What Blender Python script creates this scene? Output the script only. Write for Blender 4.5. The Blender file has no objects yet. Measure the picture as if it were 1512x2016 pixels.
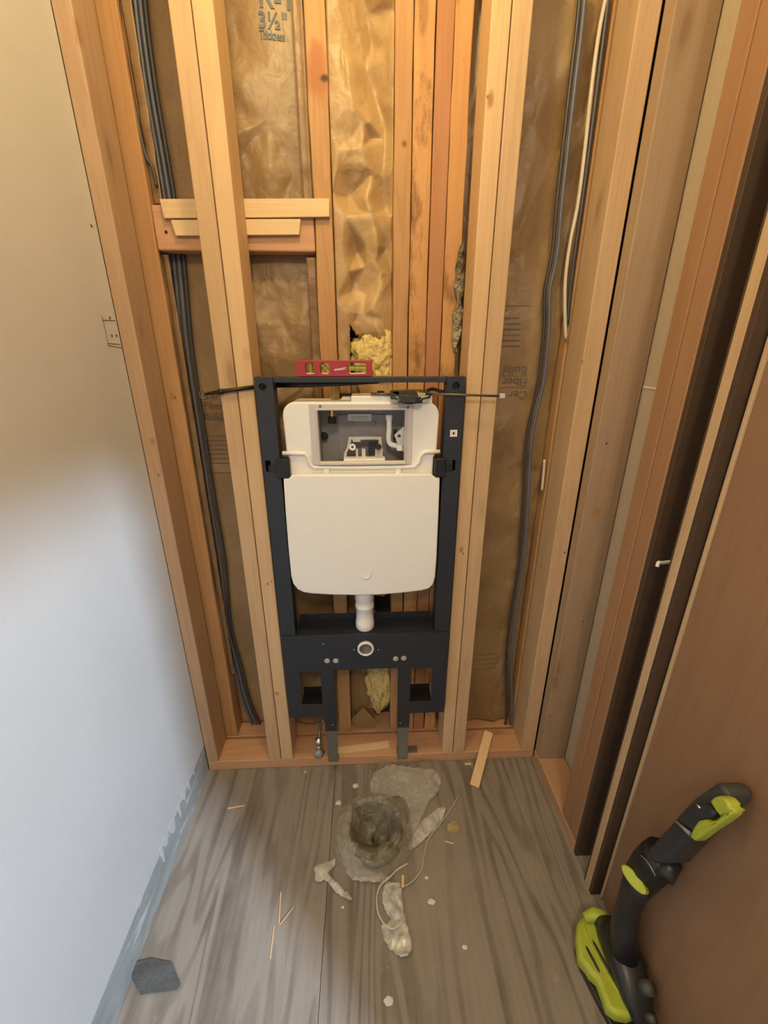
import bpy, bmesh, math, random
from mathutils import Vector, Matrix, noise
random.seed(7)
S = bpy.context.scene
COL = S.collection
PI = math.pi

# ------------------------------------------------------------------ camera
CAMP = Vector((0.0, -1.04, 1.32)); TH = math.radians(20.7); PS = math.radians(2.55); FPX = 822.0
cam_d = bpy.data.cameras.new('camera'); cam = bpy.data.objects.new('camera', cam_d); COL.objects.link(cam)
cam_d.sensor_fit = 'VERTICAL'; cam_d.sensor_height = 36.0; cam_d.lens = 36.0*FPX/2016.0; cam_d.clip_start = 0.02
cam.location = CAMP; cam.rotation_euler = (PI/2 - TH, 0, -PS)
S.camera = cam
FW = Vector((math.sin(PS)*math.cos(TH), math.cos(PS)*math.cos(TH), -math.sin(TH)))
RT = Vector((math.cos(PS), -math.sin(PS), 0)); UP = RT.cross(FW)
def ray(px, py): return FW + RT*((px-756)/FPX) + UP*((1008-py)/FPX)
def onY(px, py, y=0.0): d = ray(px, py); return CAMP + d*((y-CAMP.y)/d.y)
def onZ(px, py, z=0.0): d = ray(px, py); return CAMP + d*((z-CAMP.z)/d.z)
def onX(px, py, x): d = ray(px, py); return CAMP + d*((x-CAMP.x)/d.x)

# ------------------------------------------------------------------ view, world, lights
S.view_settings.view_transform = 'Standard'; S.view_settings.look = 'None'
S.view_settings.gamma = 1.0; S.view_settings.use_curve_mapping = False
S.view_settings.exposure = 0.16
W = bpy.data.worlds.new('world'); S.world = W; W.use_nodes = True
W.node_tree.nodes['Background'].inputs[0].default_value = (0.62, 0.70, 0.85, 1)
W.node_tree.nodes['Background'].inputs[1].default_value = 0.45

def light(name, kind, loc, power, color, size=0.1, target=None, size_y=None):
    l = bpy.data.lights.new(name, kind); l.energy = power; l.color = color
    if kind == 'AREA':
        l.size = size
        if size_y: l.shape = 'RECTANGLE'; l.size_y = size_y
    else: l.shadow_soft_size = size
    o = bpy.data.objects.new(name, l); COL.objects.link(o); o.location = loc
    if target is not None:
        o.rotation_euler = (Vector(target)-Vector(loc)).to_track_quat('-Z', 'Y').to_euler()
    return o
LAMP = Vector((-0.04, -0.42, 2.27))
light('ceiling_bulb_light', 'POINT', LAMP, 13.5, (1.0, 0.765, 0.345), 0.045)
light('rear_fill_light', 'POINT', (0.05, -1.75, 2.25), 30.0, (1.0, 0.82, 0.60), 0.10)  # added unseen fill behind the viewer, evens out the warm light
light('window_daylight', 'AREA', (2.1, -2.8, 3.2), 230.0, (0.56, 0.76, 1.0), 0.20, (-0.547, -0.6, 0.6))

# ------------------------------------------------------------------ materials
def new_mat(name):
    m = bpy.data.materials.new(name); m.use_nodes = True
    nt = m.node_tree; b = nt.nodes['Principled BSDF']
    return m, nt, b
def N(nt, t, **kw):
    n = nt.nodes.new(t)
    for k, v in kw.items():
        if k in n.inputs: n.inputs[k].default_value = v
        else: setattr(n, k, v)
    return n
def L(nt, a, b): nt.links.new(a, b)
def ramp(nt, fac, stops):
    r = nt.nodes.new('ShaderNodeValToRGB'); el = r.color_ramp.elements
    while len(el) < len(stops): el.new(0.5)
    for e, (p, c) in zip(el, stops):
        e.position = p; e.color = (c[0], c[1], c[2], 1)
    L(nt, fac, r.inputs[0]); return r.outputs[0]
def mixc(nt, fac, a, b, mode='MIX'):
    m = nt.nodes.new('ShaderNodeMix'); m.data_type = 'RGBA'; m.blend_type = mode
    for s, v in ((0, fac), (6, a), (7, b)):
        if hasattr(v, 'type') and hasattr(v, 'links'): L(nt, v, m.inputs[s])
        else: m.inputs[s].default_value = v if s == 0 else (v[0], v[1], v[2], 1)
    return m.outputs[2]
def bump(nt, h, b, strength=0.3, dist=0.002):
    n = N(nt, 'ShaderNodeBump'); n.inputs['Strength'].default_value = strength; n.inputs['Distance'].default_value = dist
    L(nt, h, n.inputs['Height']); L(nt, n.outputs[0], b.inputs['Normal'])
def coords(nt, scale=(1, 1, 1), rnd=True):
    tc = N(nt, 'ShaderNodeTexCoord'); mp = N(nt, 'ShaderNodeMapping'); mp.inputs['Scale'].default_value = scale
    L(nt, tc.outputs['Object'], mp.inputs['Vector'])
    if rnd:
        oi = N(nt, 'ShaderNodeObjectInfo'); c = N(nt, 'ShaderNodeCombineXYZ')
        for i, k in enumerate((31.0, 17.0, 53.0)):
            mu = N(nt, 'ShaderNodeMath', operation='MULTIPLY'); L(nt, oi.outputs['Random'], mu.inputs[0]); mu.inputs[1].default_value = k
            L(nt, mu.outputs[0], c.inputs[i])
        L(nt, c.outputs[0], mp.inputs['Location'])
    return mp.outputs[0]

def plain(name, col, rough=0.5, metal=0.0, spec=0.5, var=0.06, bmp=0.0, scale=30.0, **kw):
    m, nt, b = new_mat(name)
    v = coords(nt)
    n = N(nt, 'ShaderNodeTexNoise', Scale=scale, Detail=4.0); L(nt, v, n.inputs['Vector'])
    d = tuple(c*(1-var) for c in col); u = tuple(min(1, c*(1+var)) for c in col)
    L(nt, ramp(nt, n.outputs[0], [(0.3, d), (0.7, u)]), b.inputs['Base Color'])
    b.inputs['Roughness'].default_value = rough; b.inputs['Metallic'].default_value = metal
    b.inputs['Specular IOR Level'].default_value = spec
    if bmp: bump(nt, n.outputs[0], b, bmp, 0.001)
    for k, val in kw.items(): b.inputs[k.replace('_', ' ')].default_value = val
    return m

def wood(name, light_c, dark_c, axis='Z', knots=True, stain=0.0, rough=0.62, grain=1.0, kn=(0.20, 0.09, 0.035), kd=0.5, spots=()):
    m, nt, b = new_mat(name)
    lo, hi = 1.6, 26.0
    sc = {'Z': (hi, hi, lo), 'X': (lo, hi, hi), 'Y': (hi, lo, hi)}[axis]
    v = coords(nt, sc)
    n1 = N(nt, 'ShaderNodeTexNoise', Scale=1.0, Detail=3.0, Distortion=0.6); L(nt, v, n1.inputs['Vector'])
    # growth-ring bands
    ml = N(nt, 'ShaderNodeMath', operation='MULTIPLY'); ml.inputs[1].default_value = 34.0; L(nt, n1.outputs[0], ml.inputs[0])
    sn = N(nt, 'ShaderNodeMath', operation='SINE'); L(nt, ml.outputs[0], sn.inputs[0])
    rg = N(nt, 'ShaderNodeMapRange'); rg.inputs[1].default_value = -1; rg.inputs[2].default_value = 1; L(nt, sn.outputs[0], rg.inputs[0])
    sc2 = tuple(s*14 if s > 5 else s*3 for s in sc)
    v2 = coords(nt, sc2)
    n2 = N(nt, 'ShaderNodeTexNoise', Scale=1.0, Detail=2.0); L(nt, v2, n2.inputs['Vector'])
    mid = tuple((a+c)/2 for a, c in zip(light_c, dark_c))
    col = ramp(nt, rg.outputs[0], [(0.0, mid), (0.45, light_c), (1.0, light_c)])
    col = mixc(nt, 0.25*grain, col, ramp(nt, n2.outputs[0], [(0.35, dark_c), (0.65, light_c)]))
    # broad patches
    v3 = coords(nt, tuple(s*0.14 if s > 5 else s*1.1 for s in sc))
    n3 = N(nt, 'ShaderNodeTexNoise', Scale=1.0, Detail=3.0); L(nt, v3, n3.inputs['Vector'])
    pf = ramp(nt, n3.outputs[0], [(0.38, (0, 0, 0)), (0.72, (1, 1, 1))])
    pm = N(nt, 'ShaderNodeMath', operation='MULTIPLY'); L(nt, pf, pm.inputs[0]); pm.inputs[1].default_value = 0.55
    col = mixc(nt, pm.outputs[0], col, dark_c)
    if knots:
        v4 = coords(nt, tuple(9.0 if s > 5 else 3.2 for s in sc))
        n4 = N(nt, 'ShaderNodeTexNoise', Scale=2.0, Detail=1.0); L(nt, v4, n4.inputs['Vector'])
        ad = N(nt, 'ShaderNodeMix'); ad.data_type = 'RGBA'; ad.blend_type = 'ADD'; ad.inputs[0].default_value = 0.22
        L(nt, v4, ad.inputs[6]); L(nt, n4.outputs['Color'], ad.inputs[7])
        vo = N(nt, 'ShaderNodeTexVoronoi', Scale=1.0); L(nt, ad.outputs[2], vo.inputs['Vector'])
        kf = ramp(nt, vo.outputs['Distance'], [(0.0, (1, 1, 1)), (0.07, (1, 1, 1)), (0.12, (0.35, 0.35, 0.35)), (0.22, (0, 0, 0))])
        km = N(nt, 'ShaderNodeMath', operation='MULTIPLY'); L(nt, kf, km.inputs[0]); km.inputs[1].default_value = kd
        col = mixc(nt, km.outputs[0], col, kn)
    if spots:
        tc = N(nt, 'ShaderNodeTexCoord'); nz = N(nt, 'ShaderNodeTexNoise', Scale=30.0, Detail=2.0); L(nt, tc.outputs['Object'], nz.inputs['Vector'])
        for (sx_, sy_, sz_, rr, el, dk) in spots:
            sb = N(nt, 'ShaderNodeVectorMath', operation='SUBTRACT'); L(nt, tc.outputs['Object'], sb.inputs[0]); sb.inputs[1].default_value = (sx_, sy_, sz_)
            mu = N(nt, 'ShaderNodeVectorMath', operation='MULTIPLY'); L(nt, sb.outputs[0], mu.inputs[0]); mu.inputs[1].default_value = (1/rr, 0.5/rr, 1/(rr*el))
            ln = N(nt, 'ShaderNodeVectorMath', operation='LENGTH'); L(nt, mu.outputs[0], ln.inputs[0])
            aa = N(nt, 'ShaderNodeMath', operation='MULTIPLY_ADD'); L(nt, nz.outputs[0], aa.inputs[0]); aa.inputs[1].default_value = 0.7; L(nt, ln.outputs['Value'], aa.inputs[2])
            kf = ramp(nt, aa.outputs[0], [(0.0, (1, 1, 1)), (0.62, (0.9, 0.9, 0.9)), (0.86, (0.35, 0.35, 0.35)), (1.0, (0, 0, 0))])
            col = mixc(nt, kf, col, dk)
    if stain:
        v5 = coords(nt, tuple(16.0 if s > 5 else 7.0 for s in sc))
        n5 = N(nt, 'ShaderNodeTexNoise', Scale=1.0, Detail=5.0, Roughness=0.65); L(nt, v5, n5.inputs['Vector'])
        sf = ramp(nt, n5.outputs[0], [(0.52, (0, 0, 0)), (0.66, (stain, stain, stain))])
        col = mixc(nt, sf, col, (0.13, 0.055, 0.02))
    L(nt, col, b.inputs['Base Color'])
    b.inputs['Roughness'].default_value = rough; b.inputs['Specular IOR Level'].default_value = 0.3
    bump(nt, n2.outputs[0], b, 0.25, 0.0006)
    return m

M = {}
M['spf'] = wood('new_spruce', (0.61, 0.42, 0.245), (0.49, 0.31, 0.16))
M['spf_pale'] = wood('pale_spruce', (0.72, 0.50, 0.28), (0.58, 0.37, 0.19))
M['spf_pink'] = wood('pinkish_fir', (0.50, 0.33, 0.205), (0.41, 0.25, 0.145))
M['old'] = wood('aged_fir', (0.52, 0.30, 0.135), (0.39, 0.20, 0.08))
M['red'] = wood('red_fir', (0.46, 0.225, 0.11), (0.36, 0.16, 0.07), knots=False)
M['stained'] = wood('spotted_fir', (0.60, 0.33, 0.13), (0.46, 0.22, 0.08), stain=0.75)
M['jack'] = wood('orange_fir', (0.37, 0.205, 0.105), (0.30, 0.155, 0.075), knots=False)
M['plate'] = wood('plate_fir', (0.62, 0.36, 0.20), (0.50, 0.26, 0.135), axis='X')
M['plate_y'] = wood('plate_fir_side', (0.52, 0.31, 0.18), (0.42, 0.24, 0.13), axis='Y')
M['shim'] = wood('cedar_shim', (0.76, 0.56, 0.32), (0.66, 0.46, 0.24), axis='X', knots=False)
M['jambw'] = wood('pine_jamb_edge', (0.56, 0.40, 0.235), (0.46, 0.30, 0.16), knots=False)
M['stick'] = wood('pale_scrap', (0.78, 0.56, 0.30), (0.68, 0.45, 0.22), axis='Y', knots=False)
M['door'] = wood('brown_door_veneer', (0.30, 0.175, 0.098), (0.24, 0.135, 0.072), knots=False, rough=0.5)
M['jamb_and_shade'] = plain('dark_jamb_and_shade', (0.070, 0.040, 0.022), 0.55)

M['frame'] = plain('navy_powder_coat', (0.022, 0.026, 0.036), 0.45, bmp=0.1, scale=400)
M['black'] = plain('black_plastic', (0.010, 0.010, 0.011), 0.4)
M['rod'] = plain('dark_steel_rod', (0.035, 0.028, 0.022), 0.4, metal=0.6)
M['rod2'] = plain('worn_steel_rod', (0.16, 0.12, 0.085), 0.45, metal=0.6)
M['clamp'] = plain('olive_black_clamp', (0.040, 0.034, 0.022), 0.5)
M['white'] = plain('white_plastic', (0.86, 0.84, 0.80), 0.42, var=0.015)
M['foam'] = plain('white_foam_cover', (0.88, 0.865, 0.83), 0.6, var=0.02, bmp=0.15, scale=300)
M['lav'] = plain('grey_white_plastic', (0.60, 0.56, 0.55), 0.4, var=0.02)
M['inner'] = plain('grey_inner_plastic', (0.30, 0.285, 0.28), 0.45, var=0.05)
M['clearish'] = plain('milky_plastic', (0.62, 0.60, 0.58), 0.3, var=0.04)
M['pipe'] = plain('white_pipe', (0.84, 0.83, 0.80), 0.25, var=0.02)
M['seal'] = plain('grey_rubber_seal', (0.19, 0.17, 0.15), 0.5)
M['lav2'] = plain('grey_handle', (0.30, 0.29, 0.27), 0.35, metal=0.3)
M['zinc'] = plain('zinc_bolt', (0.62, 0.62, 0.56), 0.35, metal=0.6)
M['bracket'] = plain('grey_steel_bracket', (0.19, 0.19, 0.165), 0.45, metal=0.35)
M['chrome'] = plain('chrome', (0.75, 0.72, 0.66), 0.16, metal=1.0)
M['brass'] = plain('brass', (0.70, 0.50, 0.20), 0.25, metal=1.0)
M['sticker'] = plain('white_sticker', (0.75, 0.73, 0.70), 0.5, var=0.02)
M['levelred'] = plain('red_level_body', (0.36, 0.035, 0.04), 0.35, var=0.08)
M['vial'] = plain('yellow_vial', (0.62, 0.55, 0.10), 0.08, var=0.05, Transmission_Weight=0.5)
M['cable'] = plain('blue_grey_cable', (0.12, 0.13, 0.165), 0.4)
M['cableb'] = plain('dark_cable', (0.05, 0.048, 0.052), 0.4)
M['cablew'] = plain('white_cable', (0.62, 0.56, 0.45), 0.45)
M['lime'] = plain('lime_plastic', (0.40, 0.46, 0.045), 0.4, var=0.06)
M['tool'] = plain('charcoal_plastic', (0.020, 0.020, 0.022), 0.38, var=0.1)
M['toolg'] = plain('dark_grey_rubber', (0.055, 0.055, 0.050), 0.5, var=0.1)
M['toolb'] = plain('blue_black_grip', (0.025, 0.032, 0.040), 0.35, var=0.1)
M['ink'] = plain('faded_blue_ink', (0.165, 0.125, 0.08), 0.7, var=0.2)
M['inkb'] = plain('blue_ink', (0.13, 0.15, 0.17), 0.7, var=0.2)
M['inkd'] = plain('brown_ink', (0.15, 0.10, 0.055), 0.7, var=0.2)
M['rag'] = plain('dark_grey_mesh_screen', (0.085, 0.085, 0.080), 0.8, var=0.15, scale=120, bmp=0.4)
M['pencil'] = plain('pencil_grey', (0.15, 0.11, 0.08), 0.8)
M['crumb'] = plain('plaster_crumb', (0.70, 0.66, 0.60), 0.8, bmp=0.3)
M['abs'] = plain('dark_pipe', (0.060, 0.048, 0.030), 0.3)
M['dark'] = plain('dark_sheathing', (0.05, 0.035, 0.025), 0.9)
M['skyw'] = plain('plain_room_paint', (0.62, 0.58, 0.52), 0.8, var=0.02)

# kraft paper
def kraft(name, c1, c2, c3):
    m, nt, b = new_mat(name)
    v = coords(nt, (1, 1, 1))
    n = N(nt, 'ShaderNodeTexNoise', Scale=5.0, Detail=5.0, Distortion=0.8); L(nt, v, n.inputs['Vector'])
    n2 = N(nt, 'ShaderNodeTexNoise', Scale=160.0, Detail=3.0); L(nt, v, n2.inputs['Vector'])
    n3 = N(nt, 'ShaderNodeTexNoise', Scale=24.0, Detail=5.0, Distortion=1.6); L(nt, v, n3.inputs['Vector'])
    col = ramp(nt, n.outputs[0], [(0.3, c3), (0.52, c2), (0.75, c1)])
    col = mixc(nt, 0.15, col, ramp(nt, n2.outputs[0], [(0.35, c3), (0.65, c1)]))
    L(nt, col, b.inputs['Base Color'])
    b.inputs['Roughness'].default_value = 0.42; b.inputs['Specular IOR Level'].default_value = 0.45
    bump(nt, n3.outputs[0], b, 0.5, 0.004)
    return m
M['kraft'] = kraft('kraft_paper', (0.39, 0.265, 0.13), (0.31, 0.20, 0.092), (0.235, 0.145, 0.063))
M['kraft_pale'] = kraft('pale_kraft_paper', (0.56, 0.39, 0.19), (0.46, 0.30, 0.135), (0.35, 0.21, 0.088))
M['kraft_dark'] = kraft('brown_kraft_paper', (0.30, 0.18, 0.082), (0.24, 0.14, 0.062), (0.18, 0.10, 0.042))
M['foil'] = kraft('grey_foil_wrap', (0.42, 0.36, 0.24), (0.24, 0.19, 0.11), (0.09, 0.07, 0.04))
def fluff(name, a, c):
    m, nt, b = new_mat(name); v = coords(nt)
    n = N(nt, 'ShaderNodeTexNoise', Scale=55.0, Detail=6.0, Distortion=2.0); L(nt, v, n.inputs['Vector'])
    L(nt, ramp(nt, n.outputs[0], [(0.3, c), (0.65, a)]), b.inputs['Base Color'])
    b.inputs['Roughness'].default_value = 0.95; b.inputs['Specular IOR Level'].default_value = 0.1
    bump(nt, n.outputs[0], b, 0.8, 0.005); return m
M['fluff2'] = fluff('dusty_fiberglass', (0.50, 0.40, 0.19), (0.36, 0.28, 0.15))
M['fluff'] = fluff('yellow_fiberglass', (0.80, 0.64, 0.28), (0.58, 0.40, 0.13))

# painted left wall
def wallpaint():
    m, nt, b = new_mat('off_white_paint'); v = coords(nt, rnd=False)
    n = N(nt, 'ShaderNodeTexNoise', Scale=3.0, Detail=3.0); L(nt, v, n.inputs['Vector'])
    n2 = N(nt, 'ShaderNodeTexNoise', Scale=220.0, Detail=3.0); L(nt, v, n2.inputs['Vector'])
    L(nt, ramp(nt, n.outputs[0], [(0.3, (0.58, 0.565, 0.535)), (0.7, (0.62, 0.605, 0.58))]), b.inputs['Base Color'])
    b.inputs['Roughness'].default_value = 0.65; bump(nt, n2.outputs[0], b, 0.12, 0.001); return m
M['paint'] = wallpaint()
def scarstrip():
    m, nt, b = new_mat('unpainted_strip'); v = coords(nt, (1, 1.0, 3.0), rnd=False)
    n = N(nt, 'ShaderNodeTexNoise', Scale=9.0, Detail=5.0, Distortion=0.8); L(nt, v, n.inputs['Vector'])
    L(nt, ramp(nt, n.outputs[0], [(0.35, (0.30, 0.31, 0.29)), (0.60, (0.38, 0.39, 0.37)), (0.66, (0.58, 0.58, 0.56))]), b.inputs['Base Color'])
    b.inputs['Roughness'].default_value = 0.7; return m
M['scar'] = scarstrip()
M['drywall'] = plain('drywall_back', (0.50, 0.40, 0.285), 0.85, var=0.05, scale=60, bmp=0.1)

# plywood floor : weathered, cathedral grain along Y
def plyfloor():
    m, nt, b = new_mat('weathered_plywood'); v = coords(nt, (5.2, 0.62, 1.0), rnd=False)
    n1 = N(nt, 'ShaderNodeTexNoise', Scale=1.5, Detail=2.5, Distortion=0.5, Roughness=0.45); L(nt, v, n1.inputs['Vector'])
    ml = N(nt, 'ShaderNodeMath', operation='MULTIPLY'); ml.inputs[1].default_value = 58.0; L(nt, n1.outputs[0], ml.inputs[0])
    sn = N(nt, 'ShaderNodeMath', operation='SINE'); L(nt, ml.outputs[0], sn.inputs[0])
    rg = N(nt, 'ShaderNodeMapRange'); rg.inputs[1].default_value = -1; rg.inputs[2].default_value = 1; L(nt, sn.outputs[0], rg.inputs[0])
    v2 = coords(nt, (70, 4.0, 1), rnd=False)
    n2 = N(nt, 'ShaderNodeTexNoise', Scale=1.0, Detail=4.0, Roughness=0.6); L(nt, v2, n2.inputs['Vector'])
    v3 = coords(nt, (2.5, 2.0, 1), rnd=False)
    n3 = N(nt, 'ShaderNodeTexNoise', Scale=1.6, Detail=5.0, Roughness=0.6); L(nt, v3, n3.inputs['Vector'])
    n4 = N(nt, 'ShaderNodeTexNoise', Scale=38.0, Detail=4.0, Roughness=0.7); L(nt, coords(nt, (1, 0.7, 1), rnd=False), n4.inputs['Vector'])
    col = ramp(nt, rg.outputs[0], [(0.0, (0.135, 0.112, 0.092)), (0.25, (0.175, 0.148, 0.122)), (0.5, (0.26, 0.225, 0.185))])
    col = mixc(nt, 0.30, col, ramp(nt, n2.outputs[0], [(0.35, (0.16, 0.13, 0.10)), (0.62, (0.32, 0.275, 0.225))]))
    pf = ramp(nt, n3.outputs[0], [(0.42, (0, 0, 0)), (0.70, (0.65, 0.65, 0.65))])
    col = mixc(nt, pf, col, (0.33, 0.285, 0.235))
    df = ramp(nt, n4.outputs[0], [(0.66, (0, 0, 0)), (0.76, (0.55, 0.55, 0.55))])
    col = mixc(nt, df, col, (0.42, 0.37, 0.31))
    L(nt, col, b.inputs['Base Color'])
    b.inputs['Roughness'].default_value = 0.52; b.inputs['Specular IOR Level'].default_value = 0.35
    bump(nt, n2.outputs[0], b, 0.35, 0.001); return m
M['ply'] = plyfloor()

# thin plastic film
def film(name, alpha, col, rough, bm=0.6):
    m, nt, b = new_mat(name); v = coords(nt)
    n = N(nt, 'ShaderNodeTexNoise', Scale=28.0, Detail=5.0, Distortion=1.5); L(nt, v, n.inputs['Vector'])
    b.inputs['Base Color'].default_value = (*col, 1); b.inputs['Roughness'].default_value = rough
    b.inputs['Specular IOR Level'].default_value = 0.8
    r = N(nt, 'ShaderNodeMapRange'); r.inputs[1].default_value = 0.3; r.inputs[2].default_value = 0.7
    r.inputs[3].default_value = alpha*0.5; r.inputs[4].default_value = min(1, alpha*1.5); L(nt, n.outputs[0], r.inputs[0])
    L(nt, r.outputs[0], b.inputs['Alpha']); bump(nt, n.outputs[0], b, bm, 0.004)
    return m
M['film'] = film('clear_plastic_film', 0.34, (0.74, 0.70, 0.62), 0.16, 0.15)
M['film_clear'] = film('glossy_clear_bag', 0.42, (0.40, 0.36, 0.26), 0.035, 1.0)
M['film_white'] = film('cloudy_plastic', 0.55, (0.72, 0.69, 0.61), 0.22, 0.15)

# ------------------------------------------------------------------ mesh helpers
def wloc(o):
    p = Vector((0, 0, 0))
    while o is not None: p += o.location; o = o.parent
    return p
def mk(name, bm, mat, parent=None, origin=None, smooth=False):
    if parent is not None and origin is not None and (Vector(origin)-parent.location).length < 1e-9: origin = wloc(parent)
    if origin is not None:
        o3 = Vector(origin)
        for v in bm.verts: v.co -= o3
    me = bpy.data.meshes.new(name); bm.to_mesh(me); bm.free()
    if smooth:
        for p in me.polygons: p.use_smooth = True
    me.materials.append(mat)
    o = bpy.data.objects.new(name, me); COL.objects.link(o)
    if origin is not None: o.location = origin
    if parent is not None: o.parent = parent; o.location = (Vector(origin) if origin is not None else Vector((0, 0, 0))) - wloc(parent)
    return o
def tag(o, label=None, cat=None, group=None, kind=None):
    if label: o['label'] = label
    if cat: o['category'] = cat
    if group: o['group'] = group
    if kind: o['kind'] = kind
    return o
def thing(name, label, cat, loc, group=None):
    o = bpy.data.objects.new(name, None); COL.objects.link(o); o.location = loc; o.empty_display_size = 0.05
    return tag(o, label, cat, group)
def struct(o): o['kind'] = 'structure'; return o
def box(bm, lo, hi, bev=0.0, mtx=None, seg=2):
    lo = Vector(lo); hi = Vector(hi); c = (lo+hi)/2; s = hi-lo
    r = bmesh.ops.create_cube(bm, size=1.0, matrix=Matrix.Translation(c) @ Matrix.Diagonal((*s, 1)))
    vs = r['verts']
    if bev > 0:
        es = list({e for v in vs for e in v.link_edges})
        r2 = bmesh.ops.bevel(bm, geom=es, offset=bev, segments=seg, affect='EDGES', profile=0.5)
        vs = list({v for f in r2['faces'] for v in f.verts} | {v for v in vs if v.is_valid})
    if mtx is not None:
        for v in vs: v.co = mtx @ v.co
    return vs
def bx(name, lo, hi, mat, parent=None, bev=0.0, origin=None, smooth=False):
    bm = bmesh.new(); box(bm, lo, hi, bev)
    if origin is None: origin = ((lo[0]+hi[0])/2, (lo[1]+hi[1])/2, lo[2])
    return mk(name, bm, mat, parent, origin, smooth)
def frame_to(d):
    d = Vector(d).normalized(); return d.to_track_quat('Z', 'Y').to_matrix().to_4x4()
def cyl(bm, p0, p1, r0, r1=None, seg=24, caps=True):
    p0 = Vector(p0); p1 = Vector(p1); r1 = r0 if r1 is None else r1
    m = Matrix.Translation((p0+p1)/2) @ frame_to(p1-p0)
    return bmesh.ops.create_cone(bm, cap_ends=caps, cap_tris=False, segments=seg, radius1=r0, radius2=r1, depth=(p1-p0).length, matrix=m)['verts']
def lathe(bm, p0, d, prof, seg=32):
    """prof: list of (distance along d, radius) - an open or closed surface of revolution"""
    m = Matrix.Translation(Vector(p0)) @ frame_to(d); rings = []
    for t, r in prof:
        rings.append([bm.verts.new(m @ Vector((r*math.cos(2*PI*i/seg), r*math.sin(2*PI*i/seg), t))) for i in range(seg)])
    for a, c in zip(rings, rings[1:]):
        for i in range(seg): bm.faces.new((a[i], a[(i+1) % seg], c[(i+1) % seg], c[i]))
    return rings
def tube(bm, pts, r, seg=10, flat=1.0, closed=False, caps=True):
    pts = [Vector(p) for p in pts]; n = len(pts); rings = []
    up = Vector((0, 0, 1))
    prev = None
    for i, p in enumerate(pts):
        a = pts[i-1] if i > 0 else (pts[-1] if closed else p); c = pts[i+1] if i < n-1 else (pts[0] if closed else p)
        d = (c-a).normalized()
        if prev is None:
            s = d.cross(Vector((0, 1, 0)) if abs(d.y) < 0.8 else Vector((0, 0, 1))).normalized()
        else: s = (prev - d*prev.dot(d)).normalized()
        prev = s; t = d.cross(s)
        rr = r[i] if isinstance(r, (list, tuple)) else r
        rings.append([bm.verts.new(p + s*rr*math.cos(2*PI*k/seg) + t*rr*flat*math.sin(2*PI*k/seg)) for k in range(seg)])
    pairs = list(zip(rings, rings[1:])) + ([(rings[-1], rings[0])] if closed else [])
    for a, c in pairs:
        for k in range(seg): bm.faces.new((a[k], a[(k+1) % seg], c[(k+1) % seg], c[k]))
    if caps and not closed: bm.faces.new(rings[0][::-1]); bm.faces.new(rings[-1])
def smooth_path(pts, n=8):
    pts = [Vector(p) for p in pts]; out = []
    P = [pts[0]*2-pts[1]] + pts + [pts[-1]*2-pts[-2]]
    for i in range(1, len(P)-2):
        for k in range(n):
            t = k/n; a, b, c, d = P[i-1], P[i], P[i+1], P[i+2]
            out.append(0.5*((2*b) + (c-a)*t + (2*a-5*b+4*c-d)*t*t + (3*b-a-3*c+d)*t**3))
    out.append(pts[-1]); return out
def rrect(x0, z0, x1, z1, r=0.0, n=6):
    """rounded rectangle outline; r one number or (bottom-left, bottom-right, top-right, top-left)"""
    rs = r if isinstance(r, (tuple, list)) else (r,)*4
    out = []
    for (cx, cz, a0), rr in zip(((x0, z0, PI), (x1, z0, 1.5*PI), (x1, z1, 0), (x0, z1, 0.5*PI)), rs):
        if rr <= 0: out.append((cx, cz)); continue
        ox = cx + (rr if cx == x0 else -rr); oz = cz + (rr if cz == z0 else -rr)
        for k in range(n+1):
            a = a0 + (PI/2)*k/n; out.append((ox+rr*math.cos(a), oz+rr*math.sin(a)))
    return out
def circ(cx, cz, r, n=24): return [(cx+r*math.cos(2*PI*i/n), cz+r*math.sin(2*PI*i/n)) for i in range(n)]
def plate(loops, y0, y1, bev=0.0):
    """flat shape with holes in the XZ plane, extruded from y0 to y1; returns a bmesh"""
    cu = bpy.data.curves.new('outline', 'CURVE'); cu.dimensions = '2D'; cu.fill_mode = 'BOTH'
    for lp in loops:
        s = cu.splines.new('POLY'); s.points.add(len(lp)-1); s.use_cyclic_u = True
        for p, (x, z) in zip(s.points, lp): p.co = (x, z, 0, 1)
    h = abs(y1-y0)/2
    cu.extrude = max(h-bev, 0.00001); cu.bevel_depth = bev; cu.bevel_resolution = 2; cu.offset = -bev
    o = bpy.data.objects.new('outline', cu); COL.objects.link(o)
    dg = bpy.context.evaluated_depsgraph_get(); dg.update()
    me = bpy.data.meshes.new_from_object(o.evaluated_get(dg)); bm = bmesh.new(); bm.from_mesh(me)
    bpy.data.objects.remove(o); bpy.data.curves.remove(cu); bpy.data.meshes.remove(me)
    for v in bm.verts: v.co = Vector((v.co.x, (y0+y1)/2 - v.co.z, v.co.y))
    return bm
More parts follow.
